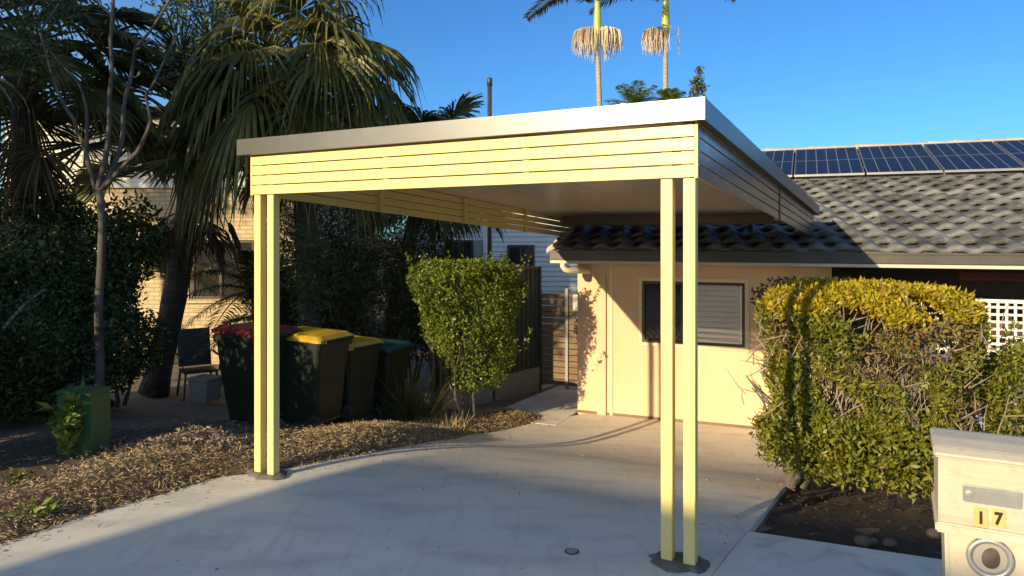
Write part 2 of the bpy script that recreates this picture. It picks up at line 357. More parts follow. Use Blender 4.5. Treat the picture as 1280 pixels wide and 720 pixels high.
# side path running to the gate
tag(sheet('side_path', 'footpath', lambda d: -1.05+.05*d, lambda d: -.02, -.9, 2.6, .004, cols=6, thick=.03), None, kind='structure')
tag(sheet('footpath', 'footpath', lambda d: re_(d)+.012, lambda d: re_(d)+6.5, -9.5, to_h(*gp(935, 667).xy)[1]-.0, .012, cols=20, thick=.05), None, kind='structure')
tag(sheet('garden_bed', 'bed', lambda d: re_(d)+.03, lambda d: re_(d)+9, to_h(*gp(935, 667).xy)[1]+.01, -.02, -.035, cols=60,
          bump=lambda u, d: .02*math.sin(u*7)*math.sin(d*9)+.012*math.sin(u*23+d*17)), None, kind='structure')
def mound(u, d):
    k = (le(d)-u); e = min(1, max(0, k/.25)); f = math.exp(-((k-.5)/.45)**2)
    return -.03+.05*e+f*(.07+.03*math.sin(u*3+d*2))+.012*math.sin(u*19+d*13)*math.sin(d*17)
tag(sheet('mulch_strip', 'mulch', lambda d: le(d)-2.3, lambda d: le(d)-.01, -8.5, dmax+.2, 0, cols=50, bump=mound), None, kind='structure')
def litter(n, fn, name, m, L, W, label, cat, up=.15):
    P = []
    while len(P) < n:
        q = fn()
        if q: P.append(q)
    D = rng.normal(size=(n, 3)); D[:, 2] *= .35
    o = leaves(name, np.array(P), L, W, m, D=D, up=up); return tag(o, label, cat, kind='stuff')
def lfn():
    d = random.uniform(-8, dmax+.1); k = abs(random.gauss(.38, .40)); u = le(d)-k+.03
    if random.random() > 1.2-.62*k+.5*math.sin(d*2.1)*math.sin(u*2.7+d): return None
    return tuple(hp(u, d, float(gd(d))+mound(u, d)+random.uniform(0, .035)))
litter(30000, lfn, 'dry_clippings', 'straw', .042, .0065, 'dry straw coloured clippings spread along the left driveway edge', 'mulch')
def lfn2():
    d = random.uniform(-7.5, dmax); k = random.uniform(.7, 2.6); u = le(d)-k
    return tuple(hp(u, d, float(gd(d))+max(mound(u, d), -.05)+random.uniform(0, .01)))
litter(3500, lfn2, 'leaf_litter', 'drygrey', .04, .014, 'scattered withered brown leaves on the bare soil under the trees', 'leaf litter', .05)
def lfn3():
    d = random.uniform(to_h(*gp(935, 667).xy)[1]+.05, -2.5); u = re_(d)+random.uniform(.05, 3.2)
    return tuple(hp(u, d, float(gd(d))-.02+random.uniform(0, .02)))
litter(1300, lfn3, 'bark_chips', 'darkchip', .032, .012, 'dark bark chips and dead leaves in the bed under the hedge', 'mulch', .05)

def spill():
    d = random.uniform(-8, -.3)
    u = le(d)+abs(random.gauss(0, .16)) if random.random() < .75 else re_(d)-abs(random.gauss(0, .25))
    if random.random() < .12: u = random.uniform(le(d), re_(d))
    if d > dmax: return None
    return tuple(hp(u, d, float(gd(d))+.004))
litter(420, spill, 'fallen_leaves', 'drygrey', .03, .011, 'stray dry leaves and bits scattered along the driveway edges', 'leaf litter', .02)
# ------------------------------------------------------------------ carport
car = thing('carport', 'cream slatted double post carport with grey metal roof edge over the driveway', 'carport', cp(CW/2, CL/2, 0))
P65 = .065
for a0 in (0, .126, CW-P65-.137, CW-P65):
    MB().box(a0, a0+P65, 0, P65, -.02, CC+.003+.26, cp).build('post', 'cream', car, bevel=.003)
for i, a0 in enumerate((-.12, CW-.31)):
    mb = MB(); c = cp(a0+.22, .05, 0); ring = [(math.cos(t)*(.185+random.uniform(-.04, .03)), math.sin(t)*(.12+random.uniform(-.03, .03))) for t in [k*math.pi/9 for k in range(18)]]
    n = len(ring); c = cp(a0+.22, .05, 0)
    mb.v += [tuple(c+CA*x+CB*y+Vector((0, 0, .004))) for x, y in ring]+[tuple(c+CA*x*.75+CB*y*.75+Vector((0, 0, .022))) for x, y in ring]
    mb.f = [(k, (k+1) % n, n+(k+1) % n, n+k) for k in range(n)]+[tuple(range(n, 2*n))]
    mb.build('footing', 'grout', car)
def screen(name, org, along, outn, length, slope, parent, battens, sm='cream_slat'):
    """four horizontal slats with shadow gaps, on battens"""
    F = lambda x, y, z: org+along*x+outn*y+Vector((0, 0, z-slope*x))
    mb = MB(); mats = []
    for k in range(4): mb.box(.0, length, 0, .016, k*.0745, k*.0745+.066, F)
    o = mb.build(name, sm, parent, bevel=.002, seg=1)
    for x in battens: MB().box(x, x+.045, -.03, -.0015, -.001, .291, F).build('batten', 'cream', parent, bevel=.002).parent = o
    return o
ov = .003
for ch in []: pass
bt = [.03, CW*.3, CW*.62, CW-.08]
so_ = screen('front_screen', cp(0, -ov, CC), CA, -CB, CW, 0, car, bt)
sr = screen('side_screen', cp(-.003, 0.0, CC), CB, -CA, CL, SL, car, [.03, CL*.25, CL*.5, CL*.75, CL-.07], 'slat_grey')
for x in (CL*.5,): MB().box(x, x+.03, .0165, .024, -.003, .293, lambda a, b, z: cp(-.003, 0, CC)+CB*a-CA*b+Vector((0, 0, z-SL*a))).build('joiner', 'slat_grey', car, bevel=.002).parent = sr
sl_ = screen('side_screen', cp(CW+.003, 0.0, CC), CB, CA, CL, SL, car, [.03])
F = lambda x, y, z: cp(CW+.003, 0, CC)+CB*x+CA*y+Vector((0, 0, z-SL*x))
for x in [CL*.25, CL*.5, CL*.75, CL-.05]:   # wider joiners seen from inside on the left
    MB().box(x, x+.05, -.03, -.0015, -.004, .293, F).build('batten', 'cream', car, bevel=.002).parent = sl_
# corner posts covers
for aa in (-.019, CW+.002): MB().box(aa, aa+.017, -.019, .03, CC-.006, CC+.30, cp).build('corner_trim', 'cream', car, bevel=.002)
for a_ in (.05, CW*.31, CW*.63, CW-.055):
    for k in range(4):
        c = cp(a_, -ov-.0165, CC+k*.0745+.033); MB().tube([c, c-CB*.0025], .0045, 8).build('screw', 'silver', so_)
# roof: ceiling panel, fascia, sheet
RB = CL+.15
def rf(x, y, z): return cp(x, y, z-SL*y)
MB().box(-.045, CW+.085, -.045, RB-.03, 2.437, 2.50, rf).build('ceiling_panel', 'ceiling', car)
MB().box(-.06, CW+.10, -.06, RB-.01, 2.503, 2.52, rf).build('roof_sheet', 'fascia', car)
mb = MB()
mb.box(-.07, CW+.11, -.07, -.066, 2.436, 2.556, rf); mb.box(-.07, CW+.11, -.066, -.035, 2.552, 2.556, rf); mb.box(-.07, CW+.11, -.066, -.02, 2.436, 2.440, rf)
mb.build('front_fascia', 'fascia', car)
for a0, a1, a2 in ((-.07, -.066, -.02), (CW+.106, CW+.11, CW+.06)):
    mb = MB(); mb.box(a0, a1, -.0655, RB, 2.434, 2.5545, rf); lo_, hi_ = sorted((a1 if a0 < 0 else a0, a2)); mb.box(lo_+.0005, hi_, -.0175, RB, 2.434, 2.438, rf)
    mb.build('side_fascia', 'fascia', car)
# screws on the corner
for z in (2.455, 2.535):
    c = cp(-.052, -.0705, z); MB().tube([c, c-CB*.004], .004, 8).build('screw', 'darkmetal', car)
# cross joints of ceiling panels, ribs
for k in range(1, 4): MB().box(CW*k/4-.004, CW*k/4+.004, .05, RB-.1, 2.4325, 2.4365, rf).build('panel_joint', 'trim', car)
MB().box(-.02, CW+.05, CL-.25, CL-.19, 2.315, 2.436, rf).build('rear_beam', 'brownbeam', car, bevel=.004)
MB().box(-.02, CW+.05, CL-.186, CL-.17, 2.30, 2.345, rf).build('beam_flange', 'brownbeam', car, bevel=.002)

# ------------------------------------------------------------------ house
PT = .305                                             # roof pitch tangent
EO, EZ = -.45, 1.65                                   # eave offset, eave tile height
U0, U1 = -.234, 17.0; WB = -.70
def roof_z(d): return EZ+(d-EO)*PT
house = thing('house', 'single storey cream rendered house with grey tiled roof and brown window', 'house', hp(4, 4, -.8))
WU = 3.35
wt = 1.50
W0, Wz0 = hu(803, 350, 0); W1_, Wz1 = hu(931, 434, 0)
wu0, wu1, wz0, wz1 = W0, W1_, Wz1, hu(931, 354, 0)[1]
mb = MB(); T = .12
mb.box(0, wu0, 0, T, WB-.2, wt, hp); mb.box(wu1, WU, 0, T, WB-.2, wt, hp)
mb.box(wu0, wu1, 0, T, WB-.2, wz0, hp); mb.box(wu0, wu1, 0, T, wz1, wt, hp)
mb.box(0, .12, T, 9, WB-.3, wt, hp); mb.box(WU-.12, WU, T, 2.2, WB-.2, wt, hp)
mb.box(0, U1, 11.4, 11.5, WB-.3, wt, hp)
mb.build('wall', 'render', house, fix=True)
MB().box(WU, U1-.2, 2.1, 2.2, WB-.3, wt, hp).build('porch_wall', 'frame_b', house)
# gable infill on the left
MB().hexa([hp(.0, .0, wt), hp(.1, 0, wt), hp(.1, 11.5, wt), hp(0, 11.5, wt), hp(0, 5.7, 3.30), hp(.1, 5.7, 3.30), hp(.1, 5.9, 3.30), hp(0, 5.9, 3.30)]).build('gable', 'render', house)
# porch ceiling, soffit
MB().box(U0+.05, U1, EO+.02, 0, 1.455, 1.475, hp).build('soffit', 'trim', house)
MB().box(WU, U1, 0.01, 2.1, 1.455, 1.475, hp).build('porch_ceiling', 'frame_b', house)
MB().box(WU+.01, U1, .1, 2.1, WB-.2, WB-.02, hp).build('porch_floor', 'plinth', house)
# wall strips and joint at the corner
u0, _ = hu(747, 400, 0); u1, _ = hu(758, 400, 0); u2, _ = hu(762.5, 400, 0); u3, _ = hu(766, 400, 0)
MB().box(u0, u1, -.035, .0, WB, 1.30, hp).build('wall_strip', 'render', house, bevel=.006)
MB().box(u2, u3, -.018, .0, WB, 1.45, hp).build('wall_strip', 'trim', house, bevel=.004)
MB().box(0.002, wu1+.9, -.012, -.002, WB, WB+.035, hp).build('base_trim', 'brownbeam', house)
# window
win = MB(); fw = .035
for a in (wu0, wu1-fw): win.box(a, a+fw, -.015, .06, wz0, wz1, hp)
mu = hu(851, 400, 0)[0]
win.box(mu, mu+.04, -.01, .055, wz0+fw, wz1-fw, hp)
win.box(wu0+fw, wu1-fw, -.013, .06, wz0, wz0+fw, hp); win.box(wu0+fw, wu1-fw, -.013, .06, wz1-fw, wz1, hp)
wo = win.build('window', 'frame_b', house)
tr = MB(); tw = .05
for (a, b, c, d_) in ((wu0-tw, wu1+tw, wz1+.004, wz1+tw), (wu0-tw, wu1+tw, wz0-tw, wz0-.004), (wu0-tw, wu0-.004, wz0-.004, wz1+.004), (wu1+.004, wu1+tw, wz0-.004, wz1+.004)): tr.box(a, b, -.02, -.001, c, d_, hp)
tr.build('architrave', 'trim', wo)
MB().box(mu+.045, wu1-fw-.002, .025, .03, wz0+fw, wz1-fw, hp).build('shutter_back', 'shutter', wo)
sh = MB(); n = 11; hh = (wz1-wz0-2*fw)/n
for k in range(n):
    z0 = wz0+fw+k*hh; x0, x1 = mu+.075, wu1-fw-.03
    sh.hexa([hp(x0, -.02, z0+.004), hp(x1, -.02, z0+.004), hp(x1, -.012, z0+.002), hp(x0, -.012, z0+.002), hp(x0, .014, z0+hh-.012), hp(x1, .014, z0+hh-.012), hp(x1, .022, z0+hh-.014), hp(x0, .022, z0+hh-.014)])
for a in (mu+.042, wu1-fw-.028): sh.box(a, a+.03, -.006, .02, wz0+fw+.002, wz1-fw-.002, hp)
sh.build('shutter', 'shutter', wo)
MB().box(wu0+fw+.001, mu-.001, .03, .035, wz0+fw, wz1-fw, hp).build('pane', 'glassdark', wo)
sc = MB(); du = mu-wu0-fw; dz = wz1-wz0-2*fw; stp = .085
def clipseg(a, b):
    pts = []
    for t in [i/60 for i in range(61)]:
        q = (a[0]+(b[0]-a[0])*t, a[1]+(b[1]-a[1])*t)
        if 0 <= q[0] <= du and 0 <= q[1] <= dz: pts.append(q)
    return (pts[0], pts[-1]) if len(pts) > 1 else None
k = -dz
while k < du:
    for s in (((k, 0), (k+dz, dz)), ((k+dz, 0), (k, dz))):
        c = clipseg(*s)
        if c: sc.tube([hp(wu0+fw+c[0][0], .01, wz0+fw+c[0][1]), hp(wu0+fw+c[1][0], .01, wz0+fw+c[1][1])], .0035, 4)
    k += stp
sc.build('security_grille', 'frame_b', wo)
# gutter + fascia
g_ = MB(); g_.box(U0, U1, EO-.10, EO-.0, 1.505, 1.625, hp); g_.box(U0, U1, EO, EO+.02, 1.46, 1.66, hp)
g_.build('gutter', 'gutter', house, bevel=.008)
MB().box(U0-.002, U1, EO-.085, EO-.002, 1.462, 1.500, hp).build('fascia_board', 'gutterlip', house, bevel=.004)
MB().box(U0-.006, U1, EO-.112, EO-.102, 1.612, 1.634, hp).build('gutter_bead', 'gutter', house, bevel=.003)
dp = MB(); a = hp(-.06, EO-.05, 1.47)
pts = [a, a+Vector((0, 0, -.05)), hp(-.03, EO-.04, 1.375), hp(.02, EO+.0, 1.355), hp(.12, -.20, 1.345), hp(.17, -.06, 1.335), hp(.17, .03, 1.33)]
dp.tube(pts, .04, 12).build('downpipe', 'trim', house, smooth=True)
# tiled slope
def tiled(name, d_lo, d_hi, fz, sgn=1):
    course, tw_ = .305, .30; ncour = int(round((d_hi-d_lo)/math.cos(math.atan(PT))/course)); dc = (d_hi-d_lo)/ncour
    per = 8; nu = int((U1-U0)/tw_*per)+1; us = U0+np.arange(nu)*tw_/per
    V = []; Fc = []
    r = np.random.default_rng(3)
    for c in range(ncour):
        off = tw_*.28*c+r.uniform(-.012, .012)
        ph = ((us-U0+off)/tw_) % 1
        wave = np.where(ph < .62, np.sin(ph/.62*math.pi)*.050, -np.sin((ph-.62)/.38*math.pi)*.010)+np.where(ph < .13, .012, 0)
        tid = np.floor((us-U0+off)/tw_).astype(int); jit = r.uniform(-.006, .006, tid.max()+2)[tid]; jit2 = r.uniform(-.012, .012, tid.max()+2)[tid]
        nose = -.02-.045*np.sin(np.clip(ph/.62, 0, 1)*math.pi)
        for row, (t, lift) in enumerate(((.16, -.015), (0.0, .040), (.5, .016), (1.16, -.014))):
            d = d_lo+(c+t)*dc+np.where(row < 2, nose*1.0+jit2, 0)
            z = fz(d)+wave*(1 if row else .8)+lift+(jit if row == 1 else 0)
            for i in range(nu): V.append(hp(us[i], d[i] if sgn > 0 else 2*(d_hi)-d[i], z[i]))
        b = c*4*nu
        for q in range(3):
            i = np.arange(nu-1); Fc.append(np.stack([b+q*nu+i, b+q*nu+i+1, b+(q+1)*nu+i+1, b+(q+1)*nu+i], 1))
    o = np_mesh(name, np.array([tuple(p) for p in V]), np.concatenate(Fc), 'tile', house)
    return o
DRG = 5.85
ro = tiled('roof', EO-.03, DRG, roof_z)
MB().hexa([hp(U0, EO, EZ-.05), hp(U1, EO, EZ-.05), hp(U1, DRG, roof_z(DRG)-.05), hp(U0, DRG, roof_z(DRG)-.05)]+[hp(U0, EO, EZ-.02), hp(U1, EO, EZ-.02), hp(U1, DRG, roof_z(DRG)-.02), hp(U0, DRG, roof_z(DRG)-.02)]).build('roof_underlay', 'roofdark', house)
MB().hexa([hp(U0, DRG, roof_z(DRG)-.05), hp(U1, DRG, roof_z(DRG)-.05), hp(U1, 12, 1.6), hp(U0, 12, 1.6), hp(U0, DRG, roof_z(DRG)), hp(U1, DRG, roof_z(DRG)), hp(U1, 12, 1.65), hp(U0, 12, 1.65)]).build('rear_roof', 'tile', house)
rc = MB(); k = U0
while k < U1:
    L_ = .42; j = random.uniform(-.008, .008); z = roof_z(DRG)+j
    n = 10; base = len(rc.v)
    for (x, s) in ((k-.03, 1.12), (k+L_*.3, 1.0), (k+L_, .95)):
        for q in range(n+1):
            t = math.pi*q/n; rc.v.append(tuple(hp(x, DRG+math.cos(t)*.13*s, z-.02+math.sin(t)*.105*s)))
    for i in range(2):
        for q in range(n): rc.f.append((base+i*(n+1)+q, base+i*(n+1)+q+1, base+(i+1)*(n+1)+q+1, base+(i+1)*(n+1)+q))
    rc.f.append(tuple(base+q for q in range(n+1)))
    k += L_
rc.build('ridge_capping', 'ridge', house)
vg = MB(); c = EO-.02                                  # verge tiles stepping up the left edge
while c < DRG-.3:
    vg.hexa([hp(U0-.07, c-.04, roof_z(c)-.06), hp(U0+.10, c-.04, roof_z(c)+.035), hp(U0+.10, c+.30, roof_z(c+.30)+.015), hp(U0-.07, c+.30, roof_z(c+.30)-.075),
             hp(U0-.06, c-.04, roof_z(c)+.03), hp(U0+.04, c-.04, roof_z(c)+.085), hp(U0+.04, c+.30, roof_z(c+.3)+.06), hp(U0-.06, c+.30, roof_z(c+.3)+.01)])
    c += .305
vg.build('verge_tiles', 'ridge', house, bevel=.012)
# roof brackets of the carport, standing on the tiles
for px in (778, 938):
    uu, zz = hu(px, 300, .12); b0 = hp(uu, .12, roof_z(.12)+.02)
    q = MB(); q.tube([b0, Vector((b0.x, b0.y, roof_z(.12)+.30))], .03, 10); q.box(uu-.09, uu+.09, .0, .24, 0, .012, lambda x, y, z: hp(x, y, roof_z(y)+.05+z))
    q.build('roof_bracket', 'darkmetal', car)
# solar panels
seps = []
def on_roof(px, py):
    k = (px-640)/FPX; s = -(py-HY)/FPX
    # CH + s t = EZ+PT*(d-EO), d = t*(HN.x k + HN.y) - HA.HN
    q = HN.x*k+HN.y; c = HA.dot(HN)
    t = (EZ-PT*(EO+c)-CH)/(s-PT*q)
    p = ray(px, py, t); return (p-HA).dot(HU), (p-HA).dot(HN)
SPX = [(993, 1), (1076, 1), (1163, 1), (1257, 1)]
ub = [on_roof(px, 206-(px-1000)*.028)[0] for px, _ in SPX]
print('SOLAR seps', ub, 'bottom', on_roof(1200, 224), 'top', on_roof(1200, 186))
pw = (ub[3]-ub[0])/3; db = on_roof(1200, 223)[1]; dt_ = on_roof(1200, 187)[1]
names = ['leftmost solar panel, its left side hidden by the carport roof', 'second solar panel from the carport on the tiled roof', 'third solar panel from the carport, middle of the row', 'fourth solar panel from the carport on the tiled roof', 'rightmost solar panel, cut off by the right edge']
for i in range(5):
    a0 = ub[0]+(i-1)*pw+.015; a1 = a0+pw-.03
    def sf(x, y, z, a0=a0): return hp(a0+x, y, roof_z(y)+.10+z)
    t = thing('solar_panel', names[i], 'solar panel', hp(a0, db, roof_z(db)+.1), group='solar panels in a row on the tiled roof')
    fr = MB(); W_ = a1-a0; f_ = .016
    fr.box(0, f_, db, dt_, 0, .035, sf); fr.box(W_-f_, W_, db, dt_, 0, .035, sf); fr.box(f_, W_-f_, db, db+f_, 0, .035, sf); fr.box(f_, W_-f_, dt_-f_, dt_, 0, .035, sf)
    fr.build('frame', 'aluframe', t)
    me = bpy.data.meshes.new('cells'); me.from_pydata([tuple(sf(x, y, .03)) for x, y in ((f_, db+f_), (W_-f_, db+f_), (W_-f_, dt_-f_), (f_, dt_-f_))], [], [(0, 1, 2, 3)])
    uvl = me.uv_layers.new(name='UVMap')
    for q, uvc in enumerate(((0.004, 0.004), (.996, 0.004), (.996, .996), (0.004, .996))): uvl.data[q].uv = uvc
    link('cells', me, 'solar', t)
    MB().box(.02, W_-.02, db+.1, dt_-.1, -.09, -.001, sf).build('mounting_rail', 'darkmetal', t)
# lattice + blind
lat = thing('lattice_screen', 'white square lattice screen behind the right hand hedge by the porch', 'lattice', hp(4.6, -.15, WB))
l0 = 4.15; l1 = 7.4; lz0, lz1 = -.65, 1.06
mb = MB(); x = l0
while x < l1: mb.box(x, x+.028, -.165, -.157, lz0, lz1, hp); x += .085
z = lz0+.03
while z < lz1: mb.box(l0, l1, -.156, -.148, z, z+.028, hp); z += .085
mb.build('lattice', 'white', lat)
mb = MB(); mb.box(l0-.04, l1, -.18, -.14, lz1, lz1+.04, hp); mb.box(l0-.04, l0, -.18, -.14, lz0, lz1, hp); mb.build('frame', 'white', lat)
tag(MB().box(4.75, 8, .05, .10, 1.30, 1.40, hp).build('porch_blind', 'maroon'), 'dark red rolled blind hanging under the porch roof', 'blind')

# ------------------------------------------------------------------ timber gate and side fence
ga = ray(675, 487, 12.5); gb = ga+HU*.86; gz = g(ga.x, ga.y)
gt = thing('timber_gate', 'brown horizontal slat timber gate between green fence and house wall', 'gate', (ga.x, ga.y, gz))
def gf(x, y, z): return Vector((ga.x, ga.y, gz))+HU*x+HN*y+Vector((0, 0, z))
mb = MB(); z = .06
while z < 1.62: mb.box(0, .46, 0, .02, z, z+.092, gf); mb.box(.52, .86, 0, .02, z, z+.092, gf); z += .105
mb.build('slats', 'wood', gt, bevel=.003, seg=1)
MB().box(.465, .515, -.03, .03, 0, 1.72, gf).build('post', 'greytub', gt); MB().box(.03, .83, .025, .05, .3, .36, gf).build('rail', 'wood', gt); MB().box(.03, .83, .025, .05, 1.3, 1.36, gf).build('rail', 'wood', gt)
MB().box(.60, .70, -.02, -.003, 1.35, 1.62, gf).build('letter_plate', 'white', gt)
FD = (Vector((-.30, 11.45, 0))-Vector((.485, 12.5, 0))).normalized(); FN = Vector((-FD.y, FD.x, 0))
fn = thing('boundary_fence', 'dark green corrugated metal fence on concrete plinth beside the gate', 'fence', (ga.x, ga.y, gz))
def ff(x, y, z): return Vector((ga.x-.02, ga.y, gz))+FD*x+FN*y+Vector((0, 0, z))
mb = MB(); k = 0; prof = []
while k < 2.6: prof += [(k, 0), (k+.05, 0), (k+.065, .03), (k+.115, .03), (k+.13, 0)]; k += .13
for (x0, y0), (x1, y1) in zip(prof, prof[1:]):
    if x1-x0 < 1e-6: continue
    mb.poly([ff(x0, y0, .36), ff(x1, y1, .36), ff(x1, y1, 2.05), ff(x0, y0, 2.05)])
mb.build('metal_sheet', 'fence', fn, fix=False)
MB().box(0, 2.6, -.04, .05, -.1, .36, ff).build('plinth', 'plinth', fn, bevel=.01)
MB().box(0, 2.6, -.01, .05, 2.05, 2.09, ff).build('top_rail', 'fence', fn)
for x in (0, 1.3, 2.55): MB().box(x, x+.05, -.02, .06, -.1, 2.08, ff).build('post', 'fence', fn)
# garden edge block
tag(MB().box(1.72, 2.6, -.35, -.06, -.1, .30, ff).build('concrete_block', 'plinth', bevel=.015), 'low weathered concrete block at the end of the fence plinth', 'concrete block')

# ------------------------------------------------------------------ rear weatherboard house
zb = 22; rh = thing('weatherboard_house', 'pale blue grey weatherboard house with small dark windows behind the gate', 'house', (0, zb, -.9))
xa, xb = ray(520, 300, zb).x, ray(760, 300, zb).x
mb = MB(); z = -1.0
while z < 3.6:
    mb.hexa([Vector(p) for p in ((xa, zb-.035, z), (xb, zb-.035, z), (xb, zb+.1, z), (xa, zb+.1, z), (xa, zb, z+.15), (xb, zb, z+.15), (xb, zb+.1, z+.15), (xa, zb+.1, z+.15))]); z += .15
mb.build('wall', 'wboard', rh, fix=False)
MB().box(xa-.01, xb+.01, zb+.105, zb+6, -1, 3.6).build('rear_wall', 'wboard', rh)
MB().hexa([Vector(p) for p in ((xa-.4, zb-.5, 3.55), (xb+.4, zb-.5, 3.55), (xb+.4, zb+6.5, 3.55), (xa-.4, zb+6.5, 3.55), (xa+2, zb+2.5, 4.5), (xb-2, zb+2.5, 4.5), (xb-2, zb+3.5, 4.5), (xa+2, zb+3.5, 4.5))]).build('roof', 'roofdark', rh)
for (x0, x1, y0, y1) in ((634, 668, 306, 333), (556, 592, 300, 332)):
    p0, p1 = ray(x0, y1, zb), ray(x1, y0, zb)
    f = MB(); 
    for (a, b, c, d_) in ((p0.x, p1.x, p0.z, p0.z+.07), (p0.x, p1.x, p1.z-.07, p1.z), (p0.x, p0.x+.07, p0.z+.07, p1.z-.07), (p1.x-.07, p1.x, p0.z+.07, p1.z-.07), ((p0.x+p1.x)/2-.03, (p0.x+p1.x)/2+.03, p0.z+.07, p1.z-.07)): f.box(a, b, zb-.06, zb-.025, c, d_)
    f = f.build('window', 'frame_b', rh); MB().box(p0.x+.07, p1.x-.07, zb-.045, zb-.03, p0.z+.07, p1.z-.07).build('pane', 'glassdark', f)
p0, p1 = ray(604, 420, zb), ray(611, 280, zb); MB().box(p0.x, p1.x, zb-.12, zb-.025, -1, p1.z+1.2).build('corner_board', 'white', rh)
p0, p1 = ray(594, 334, zb), ray(603, 300, zb); MB().box(p0.x, p1.x, zb-.2, zb-.025, p0.z, p1.z).build('meter_box', 'greytub', rh, bevel=.02)

# ------------------------------------------------------------------ left neighbour: brick below, boards above
nz = 15.0; nx0, nx1 = -10.5, -4.3
nh = thing('brick_house', 'two storey neighbour house, cream brick below and white boards above, behind the palms', 'house', (-8, nz, -.9))
q0, q1 = ray(236, 374, nz), ray(318, 300, nz)
mb = MB(); zt = 2.95
mb.box(nx0, q0.x, nz, nz+.2, -1, zt); mb.box(q1.x, nx1, nz, nz+.2, -1, zt); mb.box(q0.x, q1.x, nz, nz+.2, -1, q0.z); mb.box(q0.x, q1.x, nz, nz+.2, q1.z, zt); mb.box(nx1-.2, nx1, nz+.2, nz+8, -1, zt)
mb.build('brick_wall', 'brick', nh)
f = MB()
for (a, b, c, d_) in ((q0.x, q1.x, q0.z, q0.z+.06), (q0.x, q1.x, q1.z-.06, q1.z), (q0.x, q0.x+.1, q0.z+.06, q1.z-.06), (q1.x-.06, q1.x, q0.z+.06, q1.z-.06), (q0.x+.62, q0.x+.68, q0.z+.06, q1.z-.06)): f.box(a, b, nz+.02, nz+.08, c, d_)
f = f.build('window', 'frame_b', nh); MB().box(q0.x+.1, q1.x-.06, nz+.05, nz+.06, q0.z+.06, q1.z-.06).build('pane', 'glassdark', f)
MB().box(q0.x-.08, q1.x+.08, nz-.07, nz-.002, q0.z-.08, q0.z-.005).build('sill', 'brick', f, bevel=.006)
mb = MB(); z = zt+.01
while z < 4.35: mb.hexa([Vector(p) for p in ((nx0, nz-.05, z), (nx1, nz-.05, z), (nx1, nz+.1, z), (nx0, nz+.1, z), (nx0, nz-.02, z+.14), (nx1, nz-.02, z+.14), (nx1, nz+.1, z+.14), (nx0, nz+.1, z+.14))]); z += .14
mb.build('board_wall', 'wboard2', nh, fix=False)
MB().hexa([Vector(p) for p in ((nx0-.5, nz-.5, 4.42), (nx1+.3, nz-.5, 4.42), (nx1+.3, nz+8, 4.42), (nx0-.5, nz+8, 4.42), (nx0+1, nz+3, 5.1), (nx1-1.2, nz+3, 5.1), (nx1-1.2, nz+4, 5.1), (nx0+1, nz+4, 5.1))]).build('roof', 'roofdark', nh)
MB().box(nx0, nx1, nz-.08, nz-.003, zt-.1, zt+.005).build('band_board', 'white', nh)

# ------------------------------------------------------------------ plants: palms
def fan_geo(V, F, hub, D, Rr, droop, spread=155, n=24, rg=random, ragged=0):
    D = D.normalized(); S = D.cross(Vector((0, 0, 1)))
    if S.length < .05: S = Vector((1, 0, 0))
    S.normalize(); Nn = S.cross(D).normalized(); roll = rg.uniform(-.5, .5)
    S2 = S*math.cos(roll)+Nn*math.sin(roll); N2 = S2.cross(D)
    dphi = math.radians(spread)/n
    for k in range(-n, n+1):
        ph = k*dphi; d = D*math.cos(ph)+S2*math.sin(ph)+N2*(.10*abs(math.sin(ph))); side = (S2*math.cos(ph)-D*math.sin(ph))
        Lk = Rr*(1-.22*abs(k)/n)*rg.uniform(.9, 1.08)
        if ragged and rg.random() < ragged: continue
        b = len(V); 
        dr = droop*rg.uniform(.7, 1.3)
        wv = N2*(.02*Rr*(1 if k % 2 else -1))
        V.append(hub)
        for (r, wd) in ((.34, dphi*.34*.5), (.6, dphi*.19), (.85, dphi*.085)):
            q = hub+d*Lk*r-Vector((0, 0, 1))*(dr*Lk*max(0, r-.3)**2)
            V.append(q-side*Lk*wd+wv); V.append(q+side*Lk*wd-wv)
        V.append(hub+d*Lk*.97-Vector((0, 0, 1))*(dr*Lk*.7**2*1.15))
        F += [(b, b+1, b+2, b+2), (b+1, b+3, b+4, b+2), (b+3, b+5, b+6, b+4), (b+5, b+7, b+7, b+6)]
def finish_faces(name, V, F, m, parent):
    F2 = [tuple(dict.fromkeys(f)) for f in F]
    me = bpy.data.meshes.new(name); me.from_pydata([tuple(v) for v in V], [], F2); me.update(); return link(name, me, m, parent)
